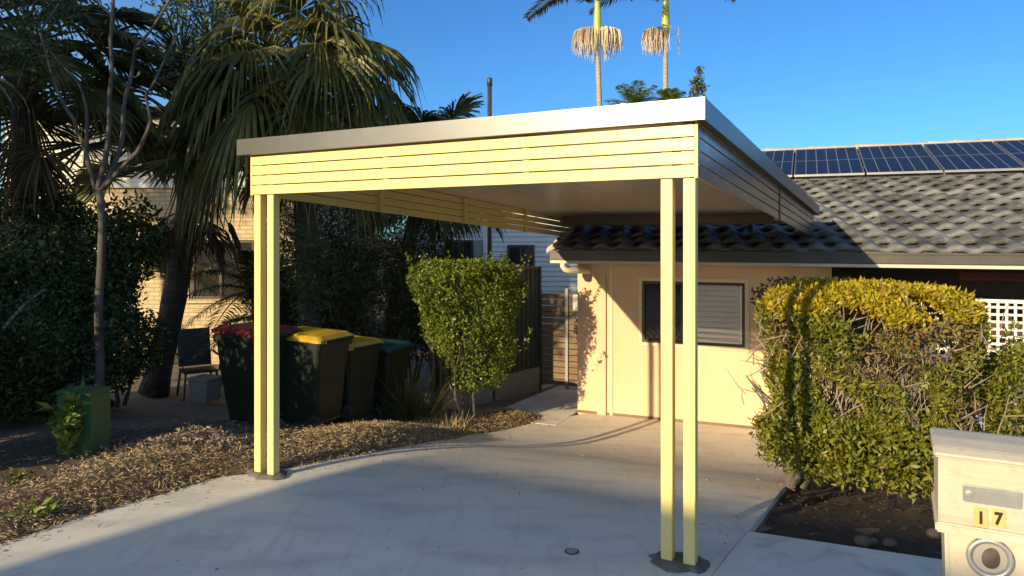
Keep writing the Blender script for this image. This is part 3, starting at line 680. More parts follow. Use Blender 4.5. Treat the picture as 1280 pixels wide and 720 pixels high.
def fan_palm(name, label, base, top, r0, nf, Rr, petl, droop, leafmat, seed, elmin=-50, elmax=80, dead=8, azf=None, group=None, bend=(0, 0)):
    rg = random.Random(seed); base = Vector(base); top = Vector(top)
    t = thing(name, label, 'palm tree', base, group)
    pts = []; n = 14
    for i in range(n+1):
        s = i/n; p = base.lerp(top, s); p += Vector((bend[0], bend[1], 0))*math.sin(s*math.pi); pts.append(p)
    tk = MB().tube(pts, [r0*(1.25 if i == 0 else 1)*(1-.15*i/n)*(1+.05*(i % 2)) for i in range(n+1)], 14).build('trunk', 'palmbark', t, smooth=True)
    V = []; F = []; pet = MB(); Vd = []; Fd = []
    for i in range(nf):
        az = i*2.39996+rg.uniform(-.3, .3)
        if azf and not azf(az, rg): continue
        s = (i+.5)/nf; el = math.radians(elmax+(elmin-elmax)*s**.85+rg.uniform(-8, 8))
        D0 = Vector((math.cos(az)*math.cos(el), math.sin(az)*math.cos(el), math.sin(el)))
        L_ = petl*rg.uniform(.8, 1.2); st = top-Vector((0, 0, .3*s)); pp = []
        for q in range(5):
            x = q/4; pp.append(st+D0*L_*x-Vector((0, 0, 1))*(.28*L_*x*x*math.cos(el)))
        pet.tube(pp, [.026, .02, .016, .013, .011], 5)
        D1 = (pp[-1]-pp[-2]).normalized()-Vector((0, 0, .25))
        fan_geo(V, F, pp[-1], D1, Rr*rg.uniform(.85, 1.15), droop, n=31, rg=rg, ragged=.12)
    for i in range(dead):
        az = rg.uniform(0, 6.28); el = math.radians(rg.uniform(-80, -55)); D0 = Vector((math.cos(az)*math.cos(el), math.sin(az)*math.cos(el), math.sin(el)))
        st = top-Vector((0, 0, rg.uniform(.3, .7))); en = st+D0*petl*.8; pet.tube([st, st+D0*.3+Vector((D0.x, D0.y, 0))*.2, en], [.025, .018, .01], 5)
        fan_geo(Vd, Fd, en, D0, Rr*.75, .6, n=13, rg=rg, ragged=.35, spread=80)
    finish_faces('crown', V, F, leafmat, t)
    pet.build('leaf_stalks', 'palmleaf', t)
    if dead: finish_faces('dead_fronds', Vd, Fd, 'deadleaf', t)
    # boots: stubs of old leaf bases around the head
    bt_ = MB()
    for i in range(46):
        az = i*2.4; h = -.1-i*.02; p = top+Vector((math.cos(az)*r0*.8, math.sin(az)*r0*.8, h)); o = Vector((math.cos(az), math.sin(az), .9))
        bt_.tube([p, p+o*.1, p+o*.22+Vector((0, 0, -.02))], [.045, .03, .012], 5)
    bt_.build('leaf_bases', 'deadleaf', t)
    return t
b = gp(192, 492); tp = ray(243, 165, b.y+.1)
fan_palm('fan_palm', 'fan palm with thick leaning trunk and shaggy head, left of the carport', b, tp, .19, 34, .72, 1.35, .16, 'palmleaf', 5, elmin=0, elmax=78, dead=20, bend=(.10, 0))
b = ray(392, 480, 10.8); b.z = g(b.x, b.y); tp = ray(372, 80, 10.8)
fan_palm('fan_palm', 'fan palm with weeping pale green leaf tips hanging behind the carport front', b, tp, .17, 40, 1.0, 1.1, 1.35, 'palmleaf2', 11, elmin=-42, elmax=62, dead=12)
b = ray(30, 500, 9.6); b.z = g(b.x, b.y); tp = ray(30, 45, 9.6)
fan_palm('fan_palm', 'dark fan palm filling the top left corner of the view', b, tp, .16, 30, .9, 1.3, .4, 'palmleaf', 23, elmin=-25, dead=8)
b = ray(475, 480, 12.6); b.z = g(b.x, b.y); tp = ray(535, 190, 12.6)
fan_palm('fan_palm', 'small fan palm low behind the carport roof between weeping palm and sky', b, tp, .13, 28, .75, .8, .6, 'palmleaf', 37, elmin=-40, elmax=70, dead=4)

def pinnate(V, F, rach, base, D0, L_, droop, leafL, rg, nl=34, twist=.5, w=.03, hang=.5):
    pp = []; S = D0.cross(Vector((0, 0, 1))); S.normalize()
    for i in range(9):
        x = i/8; pp.append(base+D0*L_*x-Vector((0, 0, 1))*(droop*L_*x*x))
    rach.tube(pp, [.03*(1-.8*i/8)*L_/2 for i in range(9)], 4)
    for i in range(nl):
        x = .12+.88*i/nl; f = x*8; a = int(min(f, 7)); p = pp[a].lerp(pp[a+1], f-a); T = (pp[a+1]-pp[a]).normalized()
        for s in (-1, 1):
            d = (S*s*1.0+T*.55+Vector((0, 0, .35-hang*1.0*rg.random()))).normalized(); ll = leafL*(math.sin(math.pi*min(1, .18+x*.8))**.5)*rg.uniform(.85, 1.1)
            sd_ = T.cross(d).normalized().cross(d).normalized()*w*.5
            b = len(V); m1 = p+d*ll*.45; tip = p+d*ll-Vector((0, 0, 1))*ll*hang*.55
            V += [p, m1+sd_, tip, m1-sd_]; F.append((b, b+1, b+2, b+3))
def feather_palm(label, base, ztop, r0, nf, L_, leafL, seed, shaft=0, infl=0, droop=.35, leafmat='palmleaf', elmin=-10, elmax=80, name='feather_palm', group=None, w=.04, lean=0, infl_dirs=None, nl=34):
    rg = random.Random(seed); base = Vector(base); top = Vector((base.x+lean, base.y, ztop)); t = thing(name, label, 'palm tree', base, group)
    if r0: 
        n = 24; pts = [base.lerp(top, i/n)+Vector((.05*math.sin(i*.5), 0, 0))*(1-i/n) for i in range(n+1)]
        MB().tube(pts, [r0*(1.2-.35*i/n+.04*(i % 2)) for i in range(n+1)], 12).build('trunk', 'palmtrunk', t, smooth=True)
    st = top
    if shaft:
        pts = [top+Vector((0, 0, shaft*i/6)) for i in range(7)]; MB().tube(pts, [r0*k for k in (1.15, 1.45, 1.4, 1.25, 1.05, .9, .7)], 12).build('crownshaft', 'shaft', t, smooth=True); st = pts[-1]
    V = []; F = []; rb = MB()
    for i in range(nf):
        az = i*2.39996+rg.uniform(-.25, .25); el = math.radians(elmax+(elmin-elmax)*((i+.5)/nf)+rg.uniform(-6, 6))
        pinnate(V, F, rb, st, Vector((math.cos(az)*math.cos(el), math.sin(az)*math.cos(el), math.sin(el))), L_*rg.uniform(.85, 1.1), droop, leafL, rg, w=w, nl=nl)
    finish_faces('crown', V, F, leafmat, t); rb.build('leaf_stalks', leafmat, t)
    for k in range(infl):
        Vi = MB(); az = (infl_dirs or [0])[k]; 
        for q in range(130):
            a2 = az+rg.gauss(0, .75); o = Vector((math.cos(a2), math.sin(a2)*.7, 0)); r = rg.uniform(.12, .95)**.8
            p = top+Vector((0, 0, .05-.0*r))+o*r*.85+Vector((0, 0, .25*math.sin(r*2.6))); ln = rg.uniform(.5, 1.15)*(1-.25*r)
            pts = [p, p+o*.05+Vector((0, 0, -ln*.3)), p+o*.07+Vector((rg.uniform(-.03, .03), 0, -ln*.65)), p+o*.06+Vector((rg.uniform(-.05, .05), 0, -ln))]
            Vi.tube([top+Vector((0, 0, 0)), p], [.012, .009], 3, False); Vi.tube(pts, [.014, .017, .015, .006], 3, False)
        Vi.build('flower_cluster', 'infl', t, fix=False)
    return t
zk = 25
b = ray(757, 300, zk); b.z = -.88; tz = ray(749, 47, zk)
feather_palm('tall slender palm on the left of the two above the roof, two hanging flower clusters', b, tz.z, .095, 11, 2.9, .7, 3, elmin=2, shaft=1.75, infl=2, infl_dirs=[.1, math.pi], droop=.45, leafmat='palmleaf2', group='tall palms above the carport roof', lean=-.28, nl=60, w=.07)
b = ray(832, 300, zk+1.5); b.z = -.88; tz = ray(834, 46, zk+1.5)
feather_palm('tall slender palm on the right of the two, yellow green shaft and one flower cluster', b, tz.z, .10, 10, 2.9, .7, 9, elmin=2, shaft=2.05, infl=1, infl_dirs=[math.pi*1.02], droop=.45, leafmat='palmleaf2', group='tall palms above the carport roof', nl=60, w=.07)
for (px, py, zz, L_, seed, lab) in ((792, 128, 19, .95, 1, 'small green feather palm top peeking over the carport roof, left of the right tall palm'), (838, 126, 20, .7, 2, 'lowest feathery palm top just showing over the roof edge behind the right tall palm')):
    b = ray(px, py, zz); feather_palm(lab, (b.x, b.y, -.88), b.z-.1, .09, 16, L_, .34, seed, droop=.3, leafmat='bushleaf', elmin=0, elmax=80, nl=26, w=.03)
c = ray(873, 112, 17)
t = thing('young_tree', 'small leafy tree top showing above the roof corner right of the palms', 'tree', (c.x, c.y, -.85)); MB().tube([(c.x-.1, c.y, -.86), (c.x-.05, c.y, 2.5), (c.x, c.y, ray(873, 86, 17).z)], [.07, .05, .006], 8).build('trunk', 'bark', t)
P = []
for k in range(34):
    z_ = random.uniform(-.35, .5); rr_ = .26*(1-(z_+.35)/.9); q = Vector((c.x+random.uniform(-rr_, rr_), c.y+random.uniform(-rr_, rr_), c.z+z_)); P += [tuple(q+Vector([random.gauss(0, .035) for _ in range(3)])) for _ in range(14)]
leaves('crown', np.array(P), .09, .045, 'midleaf', t)
b = ray(612, 300, 15); pole = thing('vent_pole', 'thin dark round capped pole rising behind the carport roof', 'pole', (b.x, b.y, -.88)); pz = ray(612, 97, 15).z
MB().tube([(b.x, b.y, -.9), (b.x, b.y, pz-.16)], .046, 12).build('pipe', 'darkmetal', pole, smooth=True)
MB().tube([(b.x, b.y, pz-.17), (b.x, b.y, pz-.03), (b.x, b.y, pz-.005), (b.x, b.y, pz)], [.058, .058, .04, .01], 12).build('cap', 'darkmetal', pole, smooth=True)
b = ray(779, 130, 17); ds = thing('satellite_dish', 'small white rounded dish top just above the carport roof edge', 'dish', (b.x, b.y, -.88))
sphere_mb((b.x, b.y, b.z-.1), .13, 14, (1, .35, 1)).build('dish', 'white', ds, smooth=True); MB().tube([(b.x, b.y+.02, -.88), (b.x, b.y+.02, b.z-.15)], .025, 8).build('mast', 'greytub', ds)

# ------------------------------------------------------------------ shrubs and trees
def branchy(mb, base, dirv, L_, r, depth, rg, tips, spread=.6, grav=.0):
    pts = [Vector(base)]; d = Vector(dirv).normalized()
    for i in range(4):
        d = (d+Vector((rg.uniform(-1, 1), rg.uniform(-1, 1), rg.uniform(-.6, .8)))*.16+Vector((0, 0, grav))).normalized(); pts.append(pts[-1]+d*L_/4)
    mb.tube(pts, [r*(1-.12*i) for i in range(5)], 6 if depth > 1 else 4, False); tips.append(pts[-1])
    if depth:
        for k in range(rg.choice((2, 3))):
            nd = (d+Vector((rg.uniform(-1, 1), rg.uniform(-1, 1), rg.uniform(-.3, .9)))*spread).normalized()
            branchy(mb, pts[-1] if k else pts[3], nd, L_*rg.uniform(.6, .85), r*.58, depth-1, rg, tips, spread, grav)
def ellipsoid_pts(c, rad, n, seed, shell=.55, ns=2.2, na=.3, floor=None):
    r = np.random.default_rng(seed); c = np.array(c); rad = np.array(rad); out = []
    while sum(len(o) for o in out) < n:
        q = unit(r.normal(size=(n, 3))); rr = r.uniform(shell**3, 1, n)**(1/3)
        P = q*rr[:, None]; lim = 1+na*lump_noise(q*1.0, ns, seed); P = P*lim[:, None]*rad+c
        keep = lump_noise(P, 3.0, seed+9) > -.45
        if floor is not None: keep &= P[:, 2] > floor
        out.append(P[keep])
    return np.concatenate(out)[:n]
def shrub(name, label, cat, base, lobes, n, L_, W_, m, seed, stems=4, group=None, up=.2, shell=.45, ns=2.2, twigs=True, sh=.36, na=.3):
    rg = random.Random(seed); base = Vector(base); t = thing(name, label, cat, base, group); P = []
    tot = sum(a[1][0]*a[1][1]*a[1][2] for a in lobes)
    for i, (c, rad) in enumerate(lobes): P.append(ellipsoid_pts(c, rad, max(50, int(n*rad[0]*rad[1]*rad[2]/tot)), seed*31+i, shell, ns, na, floor=base.z+.02))
    P = np.concatenate(P); leaves('foliage', P, L_, W_, m, t, up=up)
    mb = MB(); tips = []
    for i in range(stems):
        a = rg.uniform(0, 6.28); c = Vector(lobes[i % len(lobes)][0]); d = (c-base)+Vector((math.cos(a), math.sin(a), .4))*.4
        branchy(mb, base+Vector((math.cos(a), math.sin(a), 0))*.08, d, d.length*sh, .028, 2, rg, tips)
    if stems: mb.build('branches', 'bark', t)
    return t
# big bright clipped bush near the fence
bc = ray(583, 405, 9.3); gb_ = g(bc.x, bc.y)
def bush_pts(n, seed):
    r = np.random.default_rng(seed); out = []
    while sum(map(len, out)) < n:
        m_ = n*3; s = r.uniform(-1, 1, (m_, 3)); zz = (s[:, 2]+1)/2
        half = np.interp(zz, [0, .12, .35, .6, .85, .96, 1], [.22, .50, .70, .82, .90, .84, .70])
        rad = np.hypot(s[:, 0], s[:, 1]); lim = half*(1+.22*lump_noise(s, 4, 4))
        k = (rad < lim) & ((rad > lim*.62) | (zz > .88)); k &= lump_noise(s, 4.2, 12) > -.5
        q = s[k]; out.append(np.stack([bc.x-.02+q[:, 0]*.79+(1-zz[k])*.18, bc.y+q[:, 1]*.72, bc.z-.88+zz[k]*1.70+.04*lump_noise(q, 4, 2)], 1))
    return np.concatenate(out)[:n]
t = thing('clipped_bush', 'bright green flat topped bush beside the bins, tapering to a bare stem', 'bush', (bc.x, bc.y, gb_))
sp_ = np.concatenate([np.array([[bc.x+a+da*q, bc.y-.2+b_*q, bc.z+zz+.28*q] for q in np.linspace(0, 1, 22)]) for a, zz, da, b_ in [(random.uniform(-.75, .75), random.choice((.6, .62, .3, -.3)), random.uniform(-.2, .2), random.uniform(-.2, .1)) for _ in range(26)]])
leaves('foliage', np.concatenate([bush_pts(17000, 3), sp_+rng.normal(size=sp_.shape)*.012]), .05, .028, 'bushleaf', t, up=.3)
mb = MB(); tips = []; rg = random.Random(4)
for i in range(6):
    a = rg.uniform(0, 6.28); branchy(mb, (bc.x+math.cos(a)*.06+.02, bc.y+math.sin(a)*.1, gb_-.02), (math.cos(a)*.15, math.sin(a)*.15, 1), .5, .022, 3, rg, tips, .4)
mb.build('branches', 'bark', t)
# olive wispy shrub behind it
c = ray(480, 340, 11.6); gz_ = g(c.x, c.y)
shrub('wispy_shrub', 'olive wispy shrub rising behind the green lidded bin', 'shrub', (c.x, c.y, gz_), [((c.x, c.y, .9), (1.0, .8, 1.2)), ((c.x-1.1, c.y, .6), (1.0, .8, 1.1)), ((c.x+.7, c.y+.3, .5), (.6, .6, 1.0))], 16000, .12, .016, 'midleaf', 41, 5, up=-.2, shell=.1)
# thick planting behind the bins and left
def ly(px, py, z): return ray(px, py, z)
specs = [
 ('dense_shrub', 'dense dark leafy shrub at the far left edge', [(20, 400, 8.4, .9, .7, .95), (60, 360, 8.8, .7, .7, .7)], 'darkleaf', 15000, .085, .04),
 ('dense_shrub', 'tall dark shrub behind the slender grey trunks', [(105, 345, 9.6, .8, .7, .95), (45, 275, 9.8, .65, .6, .6), (168, 300, 9.9, .42, .5, .55)], 'darkleaf', 16000, .085, .04),
 ('dense_shrub', 'low dark shrub between the slender trunks and the fan palm', [(150, 430, 8.9, .55, .5, .55), (90, 455, 8.0, .55, .5, .5)], 'darkleaf', 9000, .07, .035),
 ('dense_shrub', 'dark shrub filling the ground behind the green box', [(30, 480, 7.4, .75, .5, .5), (5, 440, 7.2, .6, .5, .6)], 'darkleaf', 9000, .07, .03),
 ('dense_shrub', 'deep green screening shrub behind the yellow lidded bins', [(400, 330, 11.9, 1.1, .7, 1.5), (340, 380, 11.8, .45, .5, .8), (385, 340, 9.9, .42, .35, .75)], 'darkleaf', 14000, .12, .022),
 ('dense_shrub', 'dark evergreen between the bright bush and the rear house', [(520, 350, 12.6, .9, .7, 1.1), (560, 390, 12.2, .7, .6, .9)], 'darkleaf', 14000, .09, .03),
]
for i, (nm, lab, lobes, m, n, L_, W_) in enumerate(specs):
    lb = [(tuple(ly(px, py, z)), (a, b_, c_)) for (px, py, z, a, b_, c_) in lobes]; x, y = lb[0][0][:2]
    shrub(nm, lab, 'shrub', (x, y, g(x, y)), lb, n, L_, W_, m, 60+i, 4, shell=.25, na=.35)
# feathery clumping palms in front of the brick window
for (px, pz, zt_, L_, nf, seed, lab) in ((318, 12.2, .9, 1.5, 18, 4, 'feathery young palm in front of the brick house window'), (352, 11.4, .35, 1.3, 16, 8, 'feathery young palm just behind the yellow lidded bins'), (205, 12.8, 1.2, 1.2, 14, 15, 'feathery young palm behind the leaning palm trunk')):
    b = ray(px, 300, pz); feather_palm(lab, (b.x, b.y, g(b.x, b.y)), zt_, .05, nf, L_, .34, seed, droop=.5, leafmat='palmleaf', elmin=0, elmax=85, nl=44, w=.022, name='young_palm')
# slender multi-stem tree, left
b = ray(125, 528, 7.0); b.z = g(b.x, b.y); rg = random.Random(12)
t = thing('slender_tree', 'slender grey tree with several bare mottled stems, left of the fan palm', 'tree', b)
mb = MB(); yy = b.y
def stem(pts, r0, r1):
    P = [ray(px, py, yy+dz) for px, py, dz in pts]; Q = []
    for a, c in zip(P, P[1:]):
        for k in range(3): Q.append(a.lerp(c, k/3)+Vector((rg.uniform(-.012, .012), 0, 0)))
    Q.append(P[-1]); n = len(Q); mb.tube(Q, [r0+(r1-r0)*i/(n-1) for i in range(n)], 9)
stem([(125, 536, 0), (124, 400, 0), (128, 300, .05), (124, 235, .05)], .043, .034)
stem([(120, 245, .05), (136, 180, 0), (139, 90, -.05), (141, -30, -.1)], .027, .016)
stem([(126, 240, .05), (150, 190, .1), (158, 120, .15), (170, 60, .2), (200, 20, .2)], .026, .012)
stem([(121, 240, .05), (108, 190, .05), (92, 150, .1), (70, 110, .1), (50, 40, .2)], .025, .010)
stem([(108, 190, .05), (110, 140, 0), (98, 105, 0)], .022, .01)
stem([(128, 235, .05), (172, 190, -.1), (190, 150, -.15), (182, 120, -.1)], .025, .012)
tips = []
for px, py in ((50, 40), (98, 105), (141, 20), (200, 20), (182, 120)): branchy(mb, ray(px, py, yy+.1), (rg.uniform(-1, 1), .3, .6), .7, .014, 2, rg, tips)
mb.build('trunk', 'shadebark', t, smooth=True)
P = np.concatenate([np.array(q)+rng.normal(size=(90, 3))*.16 for q in tips]); leaves('crown', P, .075, .032, 'darkleaf', t, up=.1)
# fallen / bare leaning branches
for i, (p, q, lab) in enumerate((((0, 415, 7.0), (55, 362, 7.6), 'pale bare branch leaning across the shrubs at the far left'), ((120, 470, 7.6), (20, 520, 7.2), 'thin bare branch lying low behind the green box'))):
    a, c = ray(*p), ray(*q); m1 = a.lerp(c, .5)+Vector((0, 0, .04)); k = MB().tube([a, m1, c], [.018, .015, .008], 6)
    br = k.build('bare_branch', 'twig'); tag(br, lab, 'branch')
# off-frame trees and shrubs to the left that shade the planting
def canopy_tree(label, x, y, zc, cr, ch, n, seed, L_=.15, W_=.075):
    z0 = g(x, y); t = thing('shade_tree', label, 'tree', (x, y, z0)); rg = random.Random(seed); mb = MB(); tips = []
    mb.tube([(x, y, z0), (x+.1, y, zc*.4), (x, y+.1, zc-ch*.8)], [.2, .16, .12], 10)
    for k in range(5): a = k*1.26; branchy(mb, (x, y+.1, zc-ch*.85), (math.cos(a), math.sin(a), 1.2), cr*.6, .08, 2, rg, tips)
    mb.build('trunk', 'bark', t)
    leaves('crown', ellipsoid_pts((x, y, zc), (cr, cr, ch), n, seed, .15, 1.6, .2), L_, W_, 'darkleaf', t)
def PL(p, l): q = SD*p+LAT*l; return q.x, q.y
for i, (p, l, zc, cr, ch, n) in enumerate(((-3.0, -8.6, 5.0, 1.4, 1.7, 6000), (-2.2, -10.4, 5.3, 1.6, 2.1, 8000), (-4.0, -12.2, 7.0, 1.5, 2.3, 7000), (-6.0, -15.2, 7.6, 1.5, 1.8, 4500))):
    x, y = PL(p, l); canopy_tree('leafy shade tree out of view left of the drive, ' + ('nearest the drive', 'second from the drive', 'third from the drive', 'farthest from the drive', 'standing back by the road')[i], x, y, zc, cr, ch, n, 200+i)
for i, (p, l, h, rr) in enumerate(((0.5, -7.22, 2.05, .82), (0.9, -8.7, 2.1, .8), (0.2, -10.2, 2.4, .95), (-1.6, -9.0, 4.4, 1.2), (-1.4, -11.3, 4.0, 1.2))):
    x, y = PL(p, l); z0 = g(x, y)
    shrub('verge_shrub', 'leafy verge shrub out of view left of the drive, ' + ('nearest the kerb', 'second from the kerb', 'third from the kerb', 'tall and nearer the drive', 'tall and farther from the drive')[i], 'shrub', (x, y, z0), [((x, y, z0+h*.52), (rr, rr, h*.5)), ((x, y, z0+h*.35), (rr, rr, h*.36))], int(7000*rr*h/1.7), .10, .055, 'darkleaf', 300+i, 3, shell=.1, na=.12)

# ------------------------------------------------------------------ unseen house across the road (behind the camera), shaped to throw the low shade
pb = -15.0; la, lb_ = -4.42, 16.0
def shadow_h(p, l): return .25-math.tan(R(EL))*(p-2.9)+.09*(l+5.05)
ah = thing('unseen_shade_house', 'unseen pale house added across the road behind the viewer to cast shade', 'house', PL(pb-3, 4)+(0,))
def af(l, p, z): x, y = PL(p, l); return Vector((x, y, z))
z1, z2 = shadow_h(pb, la), shadow_h(pb, 6.0)
MB().hexa([af(la, pb-8, 0), af(lb_, pb-8, 0), af(lb_, pb, 0), af(la, pb, 0), af(la, pb-8, z1-.51), af(lb_, pb-8, z1-.51), af(lb_, pb, z1-.51), af(la, pb, z1-.51)]).build('wall', 'wboard2', ah)
mb = MB()   # gable roof whose low verge rises to the ridge
mb.v = [tuple(af(*q)) for q in ((la, pb+.0, z1-.5), (la-.3, pb, z1), (6.0, pb, z2), (lb_+1, pb, z1), (lb_+1, pb, z1-.5), (la, pb-8, z1-.5), (la-.3, pb-8, z1), (6.0, pb-8, z2), (lb_+1, pb-8, z1), (lb_+1, pb-8, z1-.5))]
mb.f = [(0, 1, 2, 3, 4), (9, 8, 7, 6, 5), (1, 6, 7, 2), (2, 7, 8, 3), (0, 5, 6, 1), (3, 8, 9, 4), (0, 4, 9, 5)]
mb.build('roof', 'roofdark', ah)

# ------------------------------------------------------------------ bins
def make_bin(label, lid, x, y, rz, tip=0):
    z0 = g(x, y); t = thing('wheelie_bin', label, 'bin', (x, y, z0), 'wheelie bins lined up beside the driveway')
    H = .98
    def ring(z, hx, hy, r=.05, sh=0):
        out = []
        for cx, cy, a0 in ((hx-r, hy-r, 0), (-hx+r, hy-r, 90), (-hx+r, -hy+r, 180), (hx-r, -hy+r, 270)):
            for q in range(4): a = R(a0+q*30); out.append((cx+r*math.cos(a)+sh, cy+r*math.sin(a), z))
        return out
    mb = MB(); rings = [ring(.06, .235, .22, sh=.03), ring(.12, .245, .23, sh=.03), ring(.5, .29, .26), ring(.9, .34, .285), ring(.905, .365, .305), ring(.97, .37, .31), ring(.985, .36, .30)]
    for r_ in rings: mb.v += r_
    n = 16
    for i in range(len(rings)-1):
        for j in range(n): mb.f.append((i*n+j, i*n+(j+1) % n, (i+1)*n+(j+1) % n, (i+1)*n+j))
    mb.f.append(tuple(reversed(range(n)))); mb.f.append(tuple(range((len(rings)-1)*n, len(rings)*n)))
    parts = []
    parts.append(mb.build('body', 'binbody', bevel=0))
    mb = MB(); rings = [ring(.99, .385, .315), ring(1.02, .385, .315), ring(1.055, .33, .27), ring(1.07, .22, .18)]
    for k_, r_ in enumerate(rings): mb.v += [(a, b_, c+ (-.04*a)) for a, b_, c in r_]
    for i in range(3):
        for j in range(n): mb.f.append((i*n+j, i*n+(j+1) % n, (i+1)*n+(j+1) % n, (i+1)*n+j))
    mb.f.append(tuple(reversed(range(n)))); mb.f.append(tuple(range(3*n, 4*n)))
    parts.append(mb.build('lid', lid))
    parts.append(MB().tube([(.40, -.24, .985), (.40, .24, .985)], .018, 8).tube([(.36, -.22, .985), (.40, -.22, .985)], .014, 6).tube([(.36, .22, .985), (.40, .22, .985)], .014, 6).build('handle', 'binbody'))
    parts.append(MB().tube([(.27, -.3, .10), (.27, .3, .10)], .012, 8).build('axle', 'darkmetal'))
    for s in (-1, 1): parts.append(MB().tube([(.27, s*.245, .10), (.27, s*.255, .10), (.27, s*.29, .10), (.27, s*.30, .10)], [.08, .1, .1, .08], 18).build('wheel', 'rubber'))
    for s in (-1, 1): parts.append(MB().box(.05, .3, s*.262-.006, s*.262+.006, .55, .9).build('rib', 'binbody'))
    for p in parts: p.parent = t
    t.rotation_euler = (R(tip), 0, rz)
    return t
bp = ray(322, 400, 7.9); make_bin('dark bin with dull red lid, leftmost of the row', 'lidr', bp.x, bp.y, R(-28))
bp = ray(388, 400, 8.05); make_bin('dark bin with yellow lid directly right of the red lidded bin', 'lidy', bp.x, bp.y, R(-24))
bp = ray(430, 400, 8.75); make_bin('dark bin with yellow lid next to the green lidded bin', 'lidy', bp.x, bp.y, R(-30))
bp = ray(471, 400, 9.35); make_bin('dark bin with green lid, rightmost of the row', 'lidg', bp.x, bp.y, R(-22))

# chair, tub, stones
c = ray(248, 430, 11.2); cz = g(c.x, c.y); ch = thing('garden_chair', 'dark garden chair with a solid back standing by the brick house wall', 'chair', (c.x, c.y, cz), rz=R(35))
pz = []
pz.append(MB().box(-.25, .25, -.24, .24, .40, .43).build('seat', 'darkmetal', bevel=.01))
q = MB(); 
q.hexa([Vector(p) for p in ((-.24, .22, .45), (.24, .22, .45), (.24, .24, .45), (-.24, .24, .45), (-.24, .36, 1.02), (.24, .36, 1.02), (.24, .38, 1.02), (-.24, .38, 1.02))])
pz.append(q.build('backrest', 'darkmetal'))
for sx in (-1, 1):
    for sy in (-1, 1): pz.append(MB().tube([(sx*.22, sy*.2, .41), (sx*.26, sy*.25, 0)], .018, 6).build('leg', 'darkmetal'))
    pz.append(MB().tube([(sx*.26, -.22, .42), (sx*.27, -.2, .64), (sx*.27, .27, .66)], .018, 6).build('armrest', 'darkmetal'))
for p in pz: p.parent = ch
c = gp(257, 501); tb = thing('planter_tub', 'grey rectangular tub beside the red lidded bin', 'tub', c, rz=R(-20))
q = MB(); q.hexa([Vector(p) for p in ((-.14, -.13, 0), (.14, -.13, 0), (.14, .13, 0), (-.14, .13, 0), (-.19, -.17, .32), (.19, -.17, .32), (.19, .17, .32), (-.19, .17, .32))]); o = q.build('tub', 'greytub', bevel=.012); o.parent = tb
o = MB().box(-.205, .205, -.185, .185, .322, .36).build('rim', 'greytub', bevel=.01); o.parent = tb
for i, (px, py, r, lab) in enumerate(((512, 478, .11, 'rounded stone behind the green lidded bin'), (1078, 681, .045, 'small brown stone at the front edge of the hedge bed'), (1090, 680, .03, 'tiny grey stone beside the small brown one at the bed edge'), (1112, 683, .035, 'small flat stone near the mailbox end of the bed edge'), (1168, 671, .04, 'pale round stone beside the mailbox foot'))):
    p = gp(px, py) if i else ray(505, 478, 9.6); s = sphere_mb((0, 0, 0), r, 12, (1.2, 1, .75), .12); o = s.build('stone', 'stone', smooth=True); o.location = (p.x, p.y, g(p.x, p.y)+r*(.45 if i else .6)); tag(o, lab, 'stone')

# green cable box
p = gp(118, 566); p2 = gp(133, 562); bw = .36; bx = thing('cable_box', 'green metal utility box standing in the mulch with leaves climbing it', 'utility box', (p.x, p.y, p.z), rz=R(-8))
hgt = (562-482)/FPX*p.y
z = ((105-640)/FPX*p.y); bx.location.x = z
parts = [MB().box(-.155, .155, -.13, .13, -.03, hgt-.03).build('body', 'boxgreen', bevel=.012), MB().box(-.16, .16, -.14, .14, hgt-.028, hgt).build('lid', 'boxgreen', bevel=.01), MB().box(-.13, .13, -.136, -.131, .05, hgt-.08).build('door', 'boxgreen', bevel=.002)]
parts.append(MB().tube([(.10, -.136, hgt*.55), (.10, -.15, hgt*.55)], .012, 8).build('lock', 'darkmetal'))
for o in parts: o.parent = bx
# leafy plant beside box
def leafy_plant(name, label, x, y, h, r, n, seed, L_=.09, W_=.05, m='weed', z0=None, nst=9):
    z0 = g(x, y) if z0 is None else z0
    rg = random.Random(seed); t = thing(name, label, 'plant', (x, y, z0)); mb = MB(); P = []; D = []
    for i in range(nst):
        a = rg.uniform(0, 6.28); rr = rg.uniform(.1, 1)*r; e = Vector((x+math.cos(a)*rr, y+math.sin(a)*rr, z0+h*rg.uniform(.5, 1))); b0 = Vector((x, y, z0)); m1 = b0.lerp(e, .5)+Vector((0, 0, h*.15))
        mb.tube([b0, m1, e], [.006, .005, .002], 4)
        for k in range(n//nst):
            s = rg.uniform(.15, 1); q = b0.lerp(m1, s*2) if s < .5 else m1.lerp(e, s*2-1); P.append(tuple(q)); D.append((rg.uniform(-1, 1), rg.uniform(-1, 1), rg.uniform(-.2, .7)))
    leaves('foliage', np.array(P), L_, W_, m, t, D=np.array(D)); mb.build('stems', 'weed', t); return t
p = gp(86, 575); leafy_plant('leafy_weed', 'bright green leafy weed growing against the green utility box', p.x, p.y, .60, .22, 240, 3, .10, .055, nst=12)
p = gp(60, 655); leafy_plant('small_weed', 'low pale green weed in the mulch at the lower left', p.x-.1, p.y, .12, .14, 60, 5, .08, .025)
p = gp(20, 610); leafy_plant('small_weed', 'tiny dull weed at the left edge of the mulch', p.x, p.y, .14, .12, 40, 6, .06, .02, 'midleaf')
def pile():
    c = gp(240, 572); x = random.gauss(0, .32); y = random.gauss(0, .16); return (c.x+x, c.y+.1+y, g(c.x+x, c.y+y)+.05+random.uniform(0, .18)*math.exp(-(x/.4)**2-(y/.2)**2))
litter(1500, pile, 'clippings_pile', 'drygrey', .05, .02, 'heap of withered grey brown leaves in front of the bins', 'clippings', .3)
